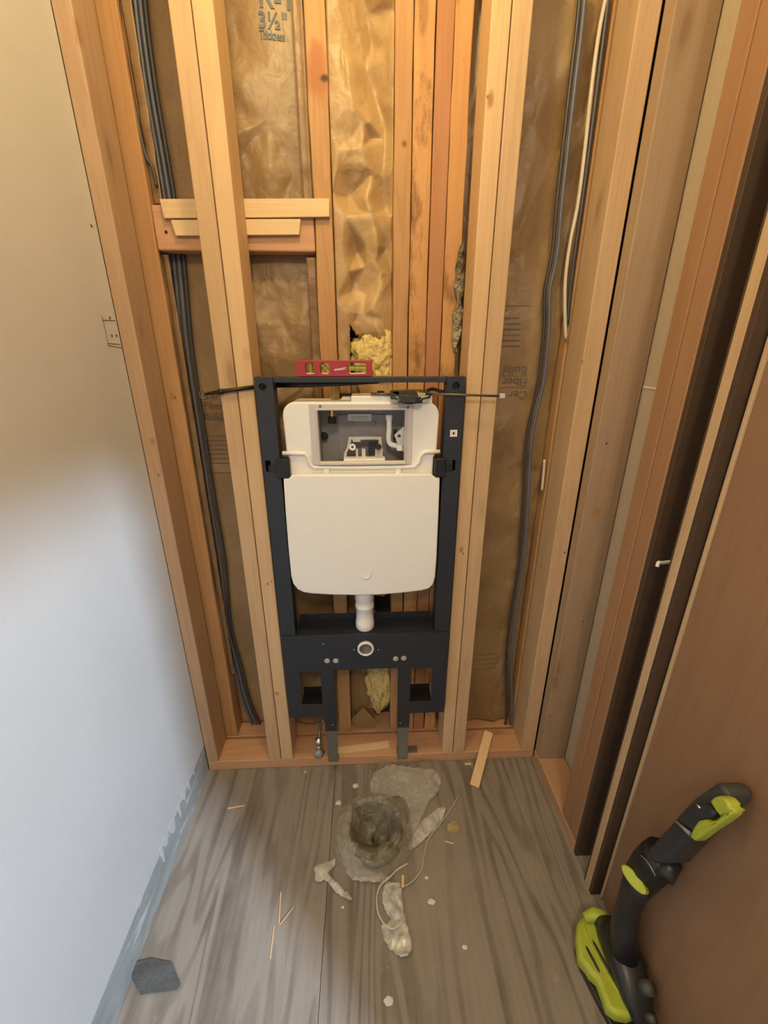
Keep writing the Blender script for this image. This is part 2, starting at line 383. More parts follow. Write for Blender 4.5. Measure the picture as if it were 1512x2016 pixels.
def lettering(name, text, size, place, mat, parent, bold=0.0, align='LEFT', thick=0.0004, sx=1.0):
    """letters as thin solid shapes; place(u, v, w) maps letter plane + height to the world"""
    cu = bpy.data.curves.new('lettering', 'FONT'); cu.body = text; cu.size = size; cu.extrude = thick; cu.offset = bold; cu.align_x = align
    cu.resolution_u = 3
    o = bpy.data.objects.new('lettering', cu); COL.objects.link(o)
    dg = bpy.context.evaluated_depsgraph_get(); dg.update()
    me = bpy.data.meshes.new_from_object(o.evaluated_get(dg)); bm = bmesh.new(); bm.from_mesh(me)
    bpy.data.objects.remove(o); bpy.data.curves.remove(cu); bpy.data.meshes.remove(me)
    bmesh.ops.triangulate(bm, faces=bm.faces)
    bmesh.ops.subdivide_edges(bm, edges=[e for e in bm.edges if e.calc_length() > size*0.3], cuts=2)
    for v in bm.verts: v.co = Vector(place(v.co.x*sx, v.co.y, v.co.z))
    return mk(name, bm, mat, parent, parent.location if parent is not None else None)

def worn_box(lo, hi, bev=0.003, amp=0.0, seed=0.0, n=40, sides='x'):
    """board standing along Z with softened edges and, if amp, a waney wandering edge"""
    bm = bmesh.new(); box(bm, lo, hi, bev)
    if amp:
        for i in range(1, n):
            z = lo[2] + (hi[2]-lo[2])*i/n
            bmesh.ops.bisect_plane(bm, geom=bm.verts[:]+bm.edges[:]+bm.faces[:], plane_co=(0, 0, z), plane_no=(0, 0, 1))
        cx = (lo[0]+hi[0])/2
        for v in bm.verts:
            k = noise.noise(Vector((seed + (5 if v.co.x > cx else 0), 0, v.co.z*4.0))) + 0.5*noise.noise(Vector((seed+9, v.co.x*3, v.co.z*13)))
            v.co.x += amp*k
    return bm
TOP = 2.40
STUDS = 'framing studs of the open wall'
def stud(name, lo, hi, mat, label, amp=0.0, seed=0.0, nails=None, group=None):
    bm = worn_box(lo, hi, 0.0025, amp, seed)
    o = mk(name, bm, mat, None, ((lo[0]+hi[0])/2, (lo[1]+hi[1])/2, lo[2]))
    return tag(o, label, 'stud', group)

# ------------------------------------------------------------------ SETTING
XL, XR = -0.547, 0.570
# floor : two plywood sheets butted at x = -0.118, with the drain opening cut round
DR = Vector((0.004, -0.225)); DRr = 0.058
def floor_sheet(name, x0, x1):
    loops = [[(x0, -3.2), (x1, -3.2), (x1, 0.3), (x0, 0.3)]]
    if x0 < DR.x < x1: loops.append(circ(DR.x, DR.y, DRr, 32))
    bm = plate(loops, 0, 0.02)
    for v in bm.verts: v.co = Vector((v.co.x, v.co.z, -v.co.y))
    bmesh.ops.recalc_face_normals(bm, faces=bm.faces)
    return struct(mk(name, bm, M['ply'], None, ((x0+x1)/2, -1.4, -0.02)))
floor_sheet('floor', -0.119, 2.6)
floor_sheet('floor', -1.0, -0.1204)
struct(bx('floor', (-1.0, -3.2, -0.30), (2.6, 0.3, -0.24), M['dark']))
# left wall : painted board stopping above the floor, older strip under it
zl = 0.115
def ragged_wall():
    bm = bmesh.new(); rows = []
    ys = [-3.0+0.02*i for i in range(int(3.0/0.02)+1)]
    ys = [y for y in ys if y < -0.001]+[0.0]
    bot = []; 
    for y in ys:
        k = 0.004*noise.noise(Vector((y*9, 1, 0))) + 0.002*noise.noise(Vector((y*40, 2, 0)))
        if -0.30 < y < -0.14: k -= 0.008*abs(noise.noise(Vector((y*22, 5, 0))))
        bot.append(bm.verts.new((XL, y, zl-0.012*(-y)*0.6+k)))
    top = [bm.verts.new((XL, y, TOP)) for y in ys]
    bb = [bm.verts.new((XL-0.012, v.co.y, v.co.z)) for v in bot]; tb = [bm.verts.new((XL-0.012, y, TOP)) for y in ys]
    for i in range(len(ys)-1):
        bm.faces.new((bot[i], bot[i+1], top[i+1], top[i])); bm.faces.new((bb[i], bb[i+1], bot[i+1], bot[i])); bm.faces.new((tb[i], tb[i+1], bb[i+1], bb[i]))
    bm.faces.new((bot[-1], bb[-1], tb[-1], top[-1]))
    bmesh.ops.recalc_face_normals(bm, faces=bm.faces)
    return mk('wall_left', bm, M['paint'], None, (XL, -1.5, 0))
wl = struct(ragged_wall())
strip = bx('trim_1', (XL-0.02, -3.0, 0.0), (XL-0.001, 0.0, 0.16), M['scar']); struct(strip)
struct(bx('wall_left', (XL-0.10, -3.0, 0.0), (XL-0.0205, 0.30, TOP), M['dark']))
# white paint dribbles over the old strip
bm = bmesh.new()
for (y, w, h) in ((-0.13, 0.012, 0.03), (-0.165, 0.02, 0.02), (-0.20, 0.012, 0.045), (-0.245, 0.035, 0.035), (-0.285, 0.03, 0.022), (-0.31, 0.014, 0.05), (-0.42, 0.03, 0.008), (-0.09, 0.01, 0.02)):
    z1 = zl+0.012; lp = [(y-w/2, z1), (y+w/2, z1), (y+w*0.35, zl-h*0.5), (y+w*0.1, zl-h), (y-w*0.2, zl-h*0.9), (y-w*0.4, zl-h*0.4)]
    b2 = plate([lp], 0, 0.0016)
    for v in b2.verts: v.co = Vector((XL-0.0012+v.co.y, v.co.x, v.co.z))
    me = bpy.data.meshes.new('t'); b2.to_mesh(me); bm.from_mesh(me); bpy.data.meshes.remove(me); b2.free()
tag(mk('paint_drip', bm, M['paint'], strip, strip.location), 'white paint dribbles over the grey strip')
# pencil outline of an outlet and stray marks
bm = bmesh.new()
def wall_line(a, b, w=0.0012):
    p, q = onX(a[0], a[1], XL), onX(b[0], b[1], XL); tube(bm, [p+Vector((0.0003, 0, 0)), q+Vector((0.0003, 0, 0))], w, 6)
for a, b in (((200, 622), (204, 635)), ((201, 630), (226, 631)), ((203, 632), (213, 680)), ((212, 680), (240, 685)), ((213, 676), (236, 678))): wall_line(a, b, 0.0007)
for p in ((220, 661), (229, 661), (180, 445), (216, 626)):
    q = onX(p[0], p[1], XL); cyl(bm, q+Vector((-0.001, 0, 0)), q+Vector((0.0006, 0, 0)), 0.0032, seg=10)
tag(mk('pencil_mark', bm, M['pencil'], wl, wl.location), 'pencilled outlet outline and screw holes')
# back wall sheathing, ceiling, room behind
struct(bx('wall_back', (XL-0.1, 0.195, 0.0), (1.1, 0.22, TOP), M['dark']))
struct(bx('ceiling', (XL-0.1, -3.0, TOP), (XR+0.13, 0.22, TOP+0.02), M['skyw']))
struct(bx('wall_right', (XR+0.0905, -0.365, 0.0), (XR+0.103, 0.19, TOP), M['drywall']))
struct(bx('wall_right', (XR, -1.22, 2.06), (XR+0.09, -0.366, TOP-0.001), M['skyw']))       # above the closed door
struct(bx('wall_right', (XR, -3.0, 2.03), (XR+0.09, -1.2202, TOP-0.001), M['skyw']))       # header of the open doorway behind the viewer
struct(bx('wall_rear', (XL+0.001, -3.05, 0.0), (XR+0.09, -3.001, TOP-0.001), M['skyw']))
bm = bmesh.new(); q = onX(1268, 762, XR+0.0905)
tag(bx('scored_line', (XR+0.0888, -0.20, q.z-0.002), (XR+0.0903, -0.0385, q.z+0.0025), M['crumb'], None), 'pale seam across the drywall back behind the right studs', 'seam')['kind'] = 'structure'
bm.free()
bpy.data.objects['scored_line'].name = 'trim_2'

# ------------------------------------------------------------------ PLATES
PT = 0.038
sp = bx('sole_plate', (XL+0.001, 0.0, 0.0), (0.5675, 0.089, PT), M['plate'], None, 0.0025)
tag(sp, 'pinkish sole plate on the plywood floor under the front stud wall', 'plate')
tag(bx('sole_plate', (XL+0.001, 0.1005, 0.0), (0.555, 0.189, PT-0.002), M['plate'], None, 0.0025), 'rear sole plate under the insulated old wall', 'plate')
tag(bx('sole_plate', (XR-0.001, -0.2965, 0.0), (XR+0.0885, -0.0385+0.038, PT), M['plate_y'], None, 0.0025), 'short sole plate of the right wall running beside the floor', 'plate')

# ------------------------------------------------------------------ STUDS
ZF = PT+0.0003
stud('wall_stud', (XL+0.0004, 0.0, ZF), (-0.511, 0.089, TOP-0.001), M['spf_pink'], 'pinkish new stud against the painted left wall')
stud('wall_stud', (-0.5190, 0.1005, ZF), (-0.474, 0.189, TOP-0.001), M['old'], 'orange old stud behind the leftmost new stud', 0.0025, 3.0)
stud('wall_stud', (-0.342, 0.0, ZF), (-0.3025, 0.089, TOP-0.001), M['spf'], 'left member of the doubled pale stud left of the toilet frame')
stud('wall_stud', (-0.3005, 0.0, ZF), (-0.262, 0.089, TOP-0.001), M['spf_pale'], 'right member of the doubled stud left of the toilet frame, nearest to it')
stud('wall_stud', (0.2455, 0.0, ZF), (0.2825, 0.089, TOP-0.001), M['spf_pale'], 'left member of the doubled stud right of the toilet frame, nearest to it')
stud('wall_stud', (0.2845, 0.0, ZF), (0.323, 0.089, TOP-0.001), M['spf'], 'right member of the doubled pale stud right of the toilet frame')
stud('wall_stud', (0.5220, 0.0, ZF), (0.5668, 0.089, TOP-0.001), M['spf'], 'new stud at the right end of the front wall')
stud('wall_stud', (XR, -0.038, ZF), (XR+0.088, -0.0005, TOP-0.001), M['spf_pink'], 'wide-faced corner stud standing flat on the right wall plate')
stud('wall_stud', (XR, -0.2525, ZF), (XR+0.088, -0.2125, TOP-0.001), M['jack'], 'orange stud of the right wall, farther of the pair beside the door')
stud('wall_stud', (XR, -0.2965, ZF), (XR+0.088, -0.2545, TOP-0.34), M['jack'], 'orange trimmer stud of the right wall, nearer of the pair beside the door')
stud('wall_stud', (-0.110, 0.1005, ZF), (-0.068, 0.189, TOP-0.001), M['old'], 'old stud with a dark knot rising behind the level', 0.003, 11.0)
stud('wall_stud', (0.0735, 0.1005, ZF), (0.1115, 0.189, TOP-0.001), M['old'], 'old stud with one round knot, leftmost of the four packed together', 0.002, 21.0)
stud('wall_stud', (0.1135, 0.1005, ZF), (0.1565, 0.189, TOP-0.001), M['stained'], 'dark-spotted old stud, second of the four packed together', 0.002, 33.0)
stud('wall_stud', (0.1585, 0.1005, ZF), (0.195, 0.189, TOP-0.001), M['red'], 'reddish old stud, third of the four packed together', 0.0, 0)
stud('wall_stud', (0.1965, 0.1005, ZF), (0.236, 0.189, TOP-0.001), M['stained'], 'waney-edged old stud, rightmost of the four packed together', 0.006, 45.0)
stud('wall_stud', (0.520, 0.1005, ZF), (0.5555, 0.189, TOP-0.001), M['old'], 'old stud hidden in shadow behind the right end stud')
# knots : part of the wood of the stud they sit in
studs = {o['label']: o for o in bpy.data.objects if o.name.startswith('wall_stud')}
def sfind(q): return next(o for l, o in studs.items() if q in l)
WC = {'spf': ((0.60, 0.41, 0.24), (0.49, 0.31, 0.16)), 'spf_pale': ((0.70, 0.485, 0.27), (0.57, 0.365, 0.19)), 'old': ((0.52, 0.30, 0.135), (0.39, 0.20, 0.08)), 'spf_pink': ((0.52, 0.35, 0.22), (0.42, 0.26, 0.15)), 'brown': ((0.41, 0.285, 0.18), (0.34, 0.225, 0.135))}
KD, KB, KL = (0.22, 0.095, 0.035), (0.05, 0.028, 0.015), (0.38, 0.19, 0.08)
def knots(q, key, Y, lst):
    o = sfind(q); sp_ = []
    for px, py, r_, el, dk in lst:
        p = onY(px, py, Y); sp_.append((p.x-o.location.x, Y-o.location.y, p.z-o.location.z, r_, el, dk))
    o.data.materials[0] = wood('knotty_'+key, *WC[key], spots=sp_)
knots('one round knot', 'old', 0.1005, [(795, 283, 0.013, 1.1, KL), (796, 283, 0.008, 1.1, KD), (812, 487, 0.006, 2.0, KD)])
knots('dark knot', 'old', 0.1005, [(628, 145, 0.048, 1.7, (0.40, 0.155, 0.06)), (620, 100, 0.02, 1.8, (0.42, 0.17, 0.07)), (640, 153, 0.019, 0.75, KB)])
knots('right end of the front', 'spf', 0.0, [(1112, 1088, 0.006, 1.2, KB), (1232, 130, 0.008, 1.6, KL), (1178, 355, 0.004, 1.8, KD), (1146, 712, 0.009, 1.2, KL)])
knots('right of the toilet frame, nearest', 'spf_pale', 0.0, [(908, 1083, 0.011, 1.8, KL), (912, 1090, 0.005, 1.6, KD), (965, 195, 0.014, 2.0, KL), (960, 190, 0.006, 1.4, KD)])
knots('wide-faced', 'brown', -0.038, [(1194, 873, 0.005, 1.2, KB), (1148, 1224, 0.005, 1.2, KB), (1082, 1410, 0.008, 1.2, KD), (1175, 1010, 0.02, 1.6, KL)])
knots('against the painted left', 'spf_pink', 0.0, [(300, 868, 0.010, 1.5, KL), (279, 691, 0.009, 1.6, KD), (155, 60, 0.016, 2.6, KL), (163, 42, 0.004, 2.0, KD), (312, 935, 0.007, 1.8, KD), (210, 265, 0.004, 2, KD), (330, 1145, 0.012, 2.5, KL)])
knots('orange old stud behind', 'old', 0.1005, [(338, 780, 0.016, 1.6, KL), (345, 783, 0.008, 1.2, KD), (290, 320, 0.010, 1.4, KL)])
knots('left of the toilet frame, nearest', 'spf_pale', 0.0, [(527, 1150, 0.009, 1.3, KL), (534, 1145, 0.004, 1.3, KD), (545, 1365, 0.012, 1.2, KL), (485, 700, 0.016, 1.7, (0.55, 0.35, 0.18))])

# ------------------------------------------------------------------ BLOCKING
bz0, bz1 = 1.545, 1.634
bk = bx('blocking', (-0.4735, 0.1008, bz0), (-0.1105, 0.1388, bz1), M['plate'], None, 0.004)
tag(bk, 'horizontal block nailed between the old studs at upper left', 'blocking')
def strip_board(name, pts, y0, y1, mat, label):
    lp = [(onY(px, py, (y0+y1)/2).x, onY(px, py, (y0+y1)/2).z) for px, py in pts]
    bm = plate([lp], y0, y1, 0.0008); c = bm.verts[:]; cx = sum(v.co.x for v in c)/len(c); cz = min(v.co.z for v in c)
    return tag(mk(name, bm, mat, None, (cx, (y0+y1)/2, cz)), label, 'shim')
strip_board('wood_shim', [(316, 393), (648, 392), (649, 428), (325, 431)], 0.0895, 0.0997, M['shim'], 'long pale shim over the block at upper left, upper of the two')
strip_board('wood_shim', [(338, 434), (592, 432), (590, 463), (348, 465)], 0.0895, 0.0997, M['shim'], 'shorter pale shim over the block at upper left, lower of the two')
bm = bmesh.new(); p = onY(327, 457, 0.1007)
cyl(bm, (p.x, 0.1012, p.z), (p.x, 0.1002, p.z), 0.0035, seg=12); mk('nail_head', bm, M['black'], bk, bk.location)

# ------------------------------------------------------------------ INSULATION
def cells(x, z, s, seed=0.0):
    d, pts = noise.voronoi(Vector((x*s, z*s*0.75, seed)))
    return d[1]-d[0], d[0]
from mathutils.geometry import delaunay_2d_cdt
from mathutils.bvhtree import BVHTree
def paper(x0, x1, z0, z1, sx, sz, base, amp, seed, keep=None, soft=0.55):
    """crumpled sheet: irregular flat facets between random creases"""
    rnd = random.Random(seed); nx = max(2, round((x1-x0)/sx)); nz = round((z1-z0)/sz); P = []; Y = []
    for i in range(nx+1):
        for j in range(nz+1):
            e = i in (0, nx) or j in (0, nz)
            x = x0+(x1-x0)*i/nx + (0 if i in (0, nx) else rnd.uniform(-.42, .42)*(x1-x0)/nx)
            z = z0+(z1-z0)*j/nz + (0 if j in (0, nz) else rnd.uniform(-.45, .45)*(z1-z0)/nz)
            P.append(Vector((x, z))); Y.append(base(x, z) + amp(x, z)*rnd.uniform(-1, 1)*(0.4 if i in (0, nx) else 1))
    vs, es, fs, ov, oe, of = delaunay_2d_cdt(P, [], [], 0, 1e-6)
    bm = bmesh.new(); vv = [bm.verts.new((v.x, Y[o[0]], v.y)) for v, o in zip(vs, ov)]
    for f in fs: bm.faces.new([vv[k] for k in f])
    bmesh.ops.subdivide_edges(bm, edges=bm.edges, cuts=max(3, int(max(sx, sz)/0.008)), use_grid_fill=True)
    bmesh.ops.triangulate(bm, faces=bm.faces)
    for _ in range(3): bmesh.ops.smooth_vert(bm, verts=bm.verts, factor=soft, use_axis_x=False, use_axis_y=True, use_axis_z=False)
    for v in bm.verts:
        a = amp(v.co.x, v.co.z)
        v.co.y += 0.22*a*noise.noise(Vector((v.co.x*38, seed, v.co.z*26))) + 0.10*a*(1-2*abs(noise.noise(Vector((v.co.x*70, seed, v.co.z*45)))))
        v.co.y = min(max(v.co.y, 0.096), 0.183)
    if keep:
        bmesh.ops.delete(bm, geom=[f for f in bm.faces if not keep(f.calc_center_median().x, f.calc_center_median().z)], context='FACES')
    bmesh.ops.recalc_face_normals(bm, faces=bm.faces)
    tree = BVHTree.FromBMesh(bm)
    def fn(x, z):
        h = tree.ray_cast(Vector((x, -1, z)), Vector((0, 1, 0)))
        return h[0].y if h[0] else 0.13
    return bm, fn
def base_left(x, z):
    x -= 0.06*max(0, (0.7-z)/0.6)
    u = max(0, min(1, (x+0.37)/0.22)); y = 0.158-0.016*math.sin(PI*u)
    if 1.30 < z < bz0-0.03 and x > -0.35: y -= 0.014
    if bz0-0.03 < z < bz1+0.02: y = 0.150
    return y
def amp_left(x, z):
    if z > 1.80 and x > -0.25: return 0.004
    x -= 0.06*max(0, (0.7-z)/0.6)
    if x < -0.355: return 0.001
    if bz0-0.04 < z < bz1+0.03: return 0.003
    return 0.0135 if x > -0.30 else 0.006
def base_mid(x, z):
    if x < -0.035: return 0.118
    w = x + 0.11*(z-1.55)
    return 0.134 - 0.018*math.sin(w*70) - 0.012*max(0, 1-abs(z-1.42)/0.12)
def amp_mid(x, z): return 0.003 if x < -0.035 else 0.015
def base_right(x, z):
    u = (x-0.236)/0.284; y = 0.146-0.014*math.sin(PI*max(0, min(1, u)))
    return y-(0.008 if x > 0.44 else 0)
def amp_right(x, z):
    if abs(x-0.42) < 0.03: return 0.004
    return 0.015 if x > 0.44 else 0.012
def sheet(fn, x0, x1, z0, z1, step=0.005, keep=None, back=0.03):
    nx = max(2, int((x1-x0)/step)); nz = max(2, int((z1-z0)/step)); bm = bmesh.new(); g = {}
    def vat(i, j):
        if (i, j) not in g:
            x = x0+(x1-x0)*i/nx; z = z0+(z1-z0)*j/nz; g[(i, j)] = bm.verts.new((x, fn(x, z), z))
        return g[(i, j)]
    for i in range(nx):
        for j in range(nz):
            xc = x0+(x1-x0)*(i+0.5)/nx; zc = z0+(z1-z0)*(j+0.5)/nz
            if keep and not keep(xc, zc): continue
            bm.faces.new((vat(i, j), vat(i+1, j), vat(i+1, j+1), vat(i, j+1)))
    return bm
def solid(o, t): m = o.modifiers.new('thickness', 'SOLIDIFY'); m.thickness = t; m.offset = -1 if t > 0 else 1; return o
def batt(name, bm, mat, label, cat='insulation', parent=None, smooth=True):
    o = mk(name, bm, mat, parent, None if parent is None else parent.location, smooth)
    if parent is None: tag(o, label, cat)
    elif label: o['label'] = label
    md = o.modifiers.new('thickness', 'SOLIDIFY'); md.thickness = 0.0009; md.offset = 0
    return o
bl = thing('insulation_batt', 'brown paper-faced insulation in the wide bay at left, behind the block', 'insulation', (-0.29, 0.16, 0.04))
_b, y_left = paper(-0.4735, -0.111, 0.04, 2.38, 0.050, 0.085, base_left, amp_left, 3)
batt('paper_facing', _b, M['kraft'], None, parent=bl)
bx('batt_core', (-0.4730, 0.1865, 0.04), (-0.112, 0.194, 2.38), M['fluff'], bl)
br = thing('insulation_batt', 'brown paper-faced insulation in the bay right of the doubled stud', 'insulation', (0.38, 0.16, 0.04))
_b, y_right = paper(0.2365, 0.519, 0.04, 2.38, 0.055, 0.095, base_right, amp_right, 8)
batt('paper_facing', _b, M['kraft'], None, parent=br)
bx('batt_core', (0.2370, 0.1780, 0.04), (0.519, 0.194, 2.38), M['fluff'], br)
bmid = thing('insulation_batt', 'torn and crumpled paper-faced insulation in the narrow bay above the level', 'insulation', (0.0, 0.16, 0.04))
def keep_mid(x, z):
    q = 1.335 + 0.02*noise.noise(Vector((x*30, 0, 0)))
    if x > -0.035: q += 0.0 if x > 0.045 else 0.055*(1-(x+0.035)/0.08)
    else: return z > 1.22
    return z > q
_b, y_mid = paper(-0.0665, 0.073, 1.20, 2.38, 0.024, 0.062, base_mid, amp_mid, 11, keep_mid)
batt('paper_facing', _b, M['kraft_pale'], None, parent=bmid)
_b, _f = paper(-0.0665, 0.073, 0.04, 1.26, 0.03, 0.07, lambda x, z: 0.152, lambda x, z: 0.009, 15, lambda x, z: x < 0.02+0.012*noise.noise(Vector((0, 0, z*9))) or 0.62 < z < 0.9 and x < 0.03)
batt('lower_facing', _b, M['kraft'], None, parent=bmid)
def fluff_mass(cx, cz, rx, rz, y0, dy, seed, par, name='fiberglass'):
    bm = bmesh.new(); bmesh.ops.create_icosphere(bm, subdivisions=5, radius=1.0)
    for v in bm.verts:
        n = v.co.normalized(); k = 1+0.26*noise.fractal(n*2.6+Vector((seed, 0, 0)), 0.7, 2.2, 5)
        v.co = Vector((cx+n.x*rx*k, y0+n.y*dy*k, cz+n.z*rz*k)); v.co.x = min(max(v.co.x, -0.066), 0.0728)
        v.co.y = min(max(v.co.y, 0.100), 0.192)
    return mk(name, bm, M['fluff'], par, par.location, True)
fluff_mass(0.030, 1.320, 0.062, 0.075, 0.150, 0.036, 1.0, bmid)
fluff_mass(0.05, 1.25, 0.035, 0.06, 0.145, 0.036, 4.0, bmid)
fluff_mass(0.055, 0.72, 0.030, 0.05, 0.145, 0.03, 7.0, bmid)
fluff_mass(0.045, 0.62, 0.035, 0.04, 0.150, 0.03, 9.0, bmid)
fluff_mass(0.040, 0.225, 0.048, 0.125, 0.140, 0.032, 12.0, bmid)
fluff_mass(0.062, 0.345, 0.018, 0.035, 0.125, 0.02, 14.0, bmid)
# torn paper flap at the foot of the bay
lp = [(onY(a, b_, 0.115).x, onY(a, b_, 0.115).z) for a, b_ in ((715, 1392), (742, 1420), (735, 1438), (722, 1441), (697, 1426), (694, 1412))]
bm = plate([lp], 0.112, 0.1135); mk('torn_flap', bm, M['kraft'], bmid, bmid.location)
# waney wrapped strip between the packed studs and the right double
def y_foil(x, z): 
    a, b = cells(x, z, 40, 31.0); return 0.13+0.022*b
def keep_foil(x, z): return abs(x-0.2215) < 0.0105+0.006*noise.noise(Vector((3, 0, z*12)))
def foil_map():
    bm = bmesh.new(); nz = 200; nx = 16; g = []
    for j in range(nz+1):
        z = 1.325+0.235*j/nz; t_ = j/nz; row = []
        w = 0.0035+0.011*math.sin(PI*t_)**0.6*(0.75+0.9*noise.noise(Vector((2, 0, z*26)))); cx_ = 0.2335+0.004*noise.noise(Vector((7, 0, z*22)))
        for i in range(nx+1):
            t = i/nx; x = cx_+(t-0.5)*2*w
            row.append(bm.verts.new((x, 0.092-0.008*math.sin(PI*t)+0.009*noise.noise(Vector((t*2.2, z*60, 4)))+0.006*abs(noise.noise(Vector((t*4, z*110, 9)))), z)))
        g.append(row)
    for j in range(nz):
        for i in range(nx): bm.faces.new((g[j][i], g[j][i+1], g[j+1][i+1], g[j+1][i]))
    return bm
fo = batt('insulation_scrap', foil_map(), M['foil'], 'crinkled greyish wrapper scrap poking out beside the waney-edged stud', 'insulation')
# paper flange folded along the left bay of the knot stud
def flange(x0, x1, z0, z1, mat, par, seed, y=0.103):
    def f(x, z): return y+0.004*noise.noise(Vector((x*60, seed, z*7)))+0.003*noise.noise(Vector((seed, 1, z*30)))
    return batt('stapling_flange', sheet(f, x0, x1, z0, z1, 0.004), mat, None, parent=par)
flange(-0.134, -0.1125, 0.9, 1.535, M['kraft_dark'], bl, 2.0, 0.112)
flange(-0.134, -0.1125, 1.64, 2.38, M['kraft_dark'], bl, 5.0, 0.112)
flange(-0.4725, -0.458, 0.3, 1.54, M['kraft_dark'], bl, 8.0, 0.118)
flange(-0.4725, -0.452, 1.64, 2.38, M['kraft_dark'], bl, 8.0, 0.118)

# printing on the paper
def on_paper(fn, x0, z0, rot=0):
    c, s = (1, 0) if rot == 0 else (-1, 0)
    def f(u, v, w):
        x = x0+c*u; z = z0+c*v; return (x, fn(x, z)-0.0014-w, z)
    return f
q = onY(506, 5, 0.135); lettering('printed_lettering', 'R-11', 0.052, on_paper(y_left, q.x, q.z), M['inkb'], bl, 0.0008)
q = onY(506, 46, 0.135); lettering('printed_lettering', '3\u00bd"', 0.036, on_paper(y_left, q.x, q.z), M['inkb'], bl, 0.0008)
q = onY(509, 69, 0.135); lettering('printed_lettering', 'Thickness', 0.021, on_paper(y_left, q.x, q.z), M['inkb'], bl, 0.0006, sx=0.62)
def paper_lines(fn, par, spec, mat, rot=0):
    for (x0, x1, z, h) in spec:
        bm = bmesh.new()
        n = max(2, int(abs(x1-x0)/0.006)); rows = []
        for k in range(n+1):
            x = x0+(x1-x0)*k/n; rows.append([bm.verts.new((x, fn(x, zz)-0.0013, zz)) for zz in (z, z+h)])
        for a, b in zip(rows, rows[1:]): bm.faces.new((a[0], b[0], b[1], a[1]))
        o = mk('printed_line', bm, mat, par, par.location); md = o.modifiers.new('t', 'SOLIDIFY'); md.thickness = 0.0004
for txt, py in (('Cer', 786), ('Fiber', 806), ('Build', 826)):
    q = onY(400, py, 0.15); lettering('printed_lettering', txt, 0.027, on_paper(y_left, q.x, q.z), M['inkd'], bl, 0.0004, sx=1.0)
ll = []
for py in (829, 935): q = onY(402, py, 0.14); ll.append((q.x, q.x+0.12, q.z, 0.0022))
for k in range(7): q = onY(404, 862+9*k, 0.14); ll.append((q.x, q.x+0.12, q.z, 0.0028))
paper_lines(y_left, bl, ll, M['inkd'])
for txt, py in (('Cer', 770), ('Fiber', 745), ('Build', 722)):
    q = onY(1040, py, 0.13); lettering('printed_lettering', txt, 0.030, on_paper(y_right, q.x, q.z, 1), M['ink'], br, 0.0004, sx=1.1)
ll = []
for py in (741, 764, 603): q = onY(985, py, 0.135); ll.append((q.x, q.x+0.075, q.z, 0.0018))
for k in range(6): q = onY(985, 628+11*k, 0.135); ll.append((q.x, q.x+0.05, q.z, 0.0035))
for k in range(4): q = onY(935, 1290+9*k, 0.135); ll.append((q.x, q.x+0.085, q.z, 0.0022))
paper_lines(y_right, br, ll, M['ink'])
# scrap of printed paper seen below the top bar
lp = [(onY(a, b_, 0.112).x, onY(a, b_, 0.112).z) for a, b_ in ((700, 742), (768, 738), (772, 782), (742, 788), (712, 780))]
ps = mk('paper_scrap', plate([lp], 0.108, 0.1092), M['kraft_pale'], None, (0.0, 0.11, 1.2)); tag(ps, 'printed paper scrap hanging below the top bar of the toilet frame', 'paper')
q = onY(784, 748, 0.1075); lettering('printed_lettering', 'Insulation', 0.019, lambda u, v, w: (q.x-u, 0.1074-w, q.z-v), M['ink'], ps, 0.0004, sx=0.85)

# ------------------------------------------------------------------ CABLES
def cable(name, pts, r, mat, label, flat=1.0, cat='cable'):
    bm = bmesh.new(); P = smooth_path(pts, 8); c = P[len(P)//2]
    tube(bm, P, r, 10, flat); return tag(mk(name, bm, mat, None, (P[-1].x, P[-1].y, P[-1].z), True), label, cat)
base = [(262, -40), (272, 60), (290, 190), (314, 330), (338, 480), (347, 560), (358, 680), (380, 830), (403, 980), (424, 1110), (440, 1230), (460, 1310), (478, 1380), (497, 1425)]
for k, (dx, mt, lb) in enumerate(((0.0, 'cable', 'left'), (10.5, 'cable', 'middle'), (20.5, 'cableb', 'right'))):
    pts = []
    for i, (px, py) in enumerate(base):
        yy = 0.1475 - 0.001*k; pts.append(onY(px+dx*(0.95 if py < 1200 else 0.7), py, yy))
    cable('electrical_cable', pts, 0.0046, M[mt], 'blue-grey cable down the left bay, %s of the three side by side' % lb)
cable('electrical_cable', [onY(a, b_, 0.112) for a, b_ in ((228, -30), (240, 60), (262, 190), (285, 300), (300, 330), (309, 368))], 0.0035, M['cableb'], 'thin dark cable beside the orange stud, ending above the block')
cable('electrical_cable', [onY(a, b_, 0.112) for a, b_ in ((313, 495), (330, 600), (350, 720), (372, 850), (398, 1010), (418, 1130), (434, 1240))], 0.0030, M['cableb'], 'thin dark cable beside the orange stud, below the block')
rb = [(1150, -40), (1140, 60), (1128, 160), (1112, 300), (1101, 400), (1092, 500), (1077, 575), (1076, 640), (1067, 740), (1050, 820), (1040, 880), (1034, 1000), (1025, 1120), (1012, 1200), (1002, 1290), (1003, 1400), (1000, 1425)]
for k, (dx, mt, lb) in enumerate(((-5, 'cableb', 'left'), (5, 'cable', 'right'))):
    cable('electrical_cable', [onY(px+dx, py, 0.1000-0.0008*k) for px, py in rb], 0.0046, M[mt], 'blue-grey cable down the right bay, %s of the pair' % lb)
cable('electrical_cable', [onY(a, b_, 0.096) for a, b_ in ((1196, -20), (1180, 60), (1165, 170), (1152, 290), (1138, 400), (1124, 470), (1114, 540), (1112, 600), (1114, 668))], 0.0042, M['cablew'], 'white cable beside the right end stud')
cable('electrical_cable', [onY(a, b_, 0.098) for a, b_ in ((1200, -20), (1190, 60), (1172, 200), (1155, 330), (1140, 440), (1126, 540), (1116, 640))], 0.0050, M['cableb'], 'black cable right of the white one, against the end stud')
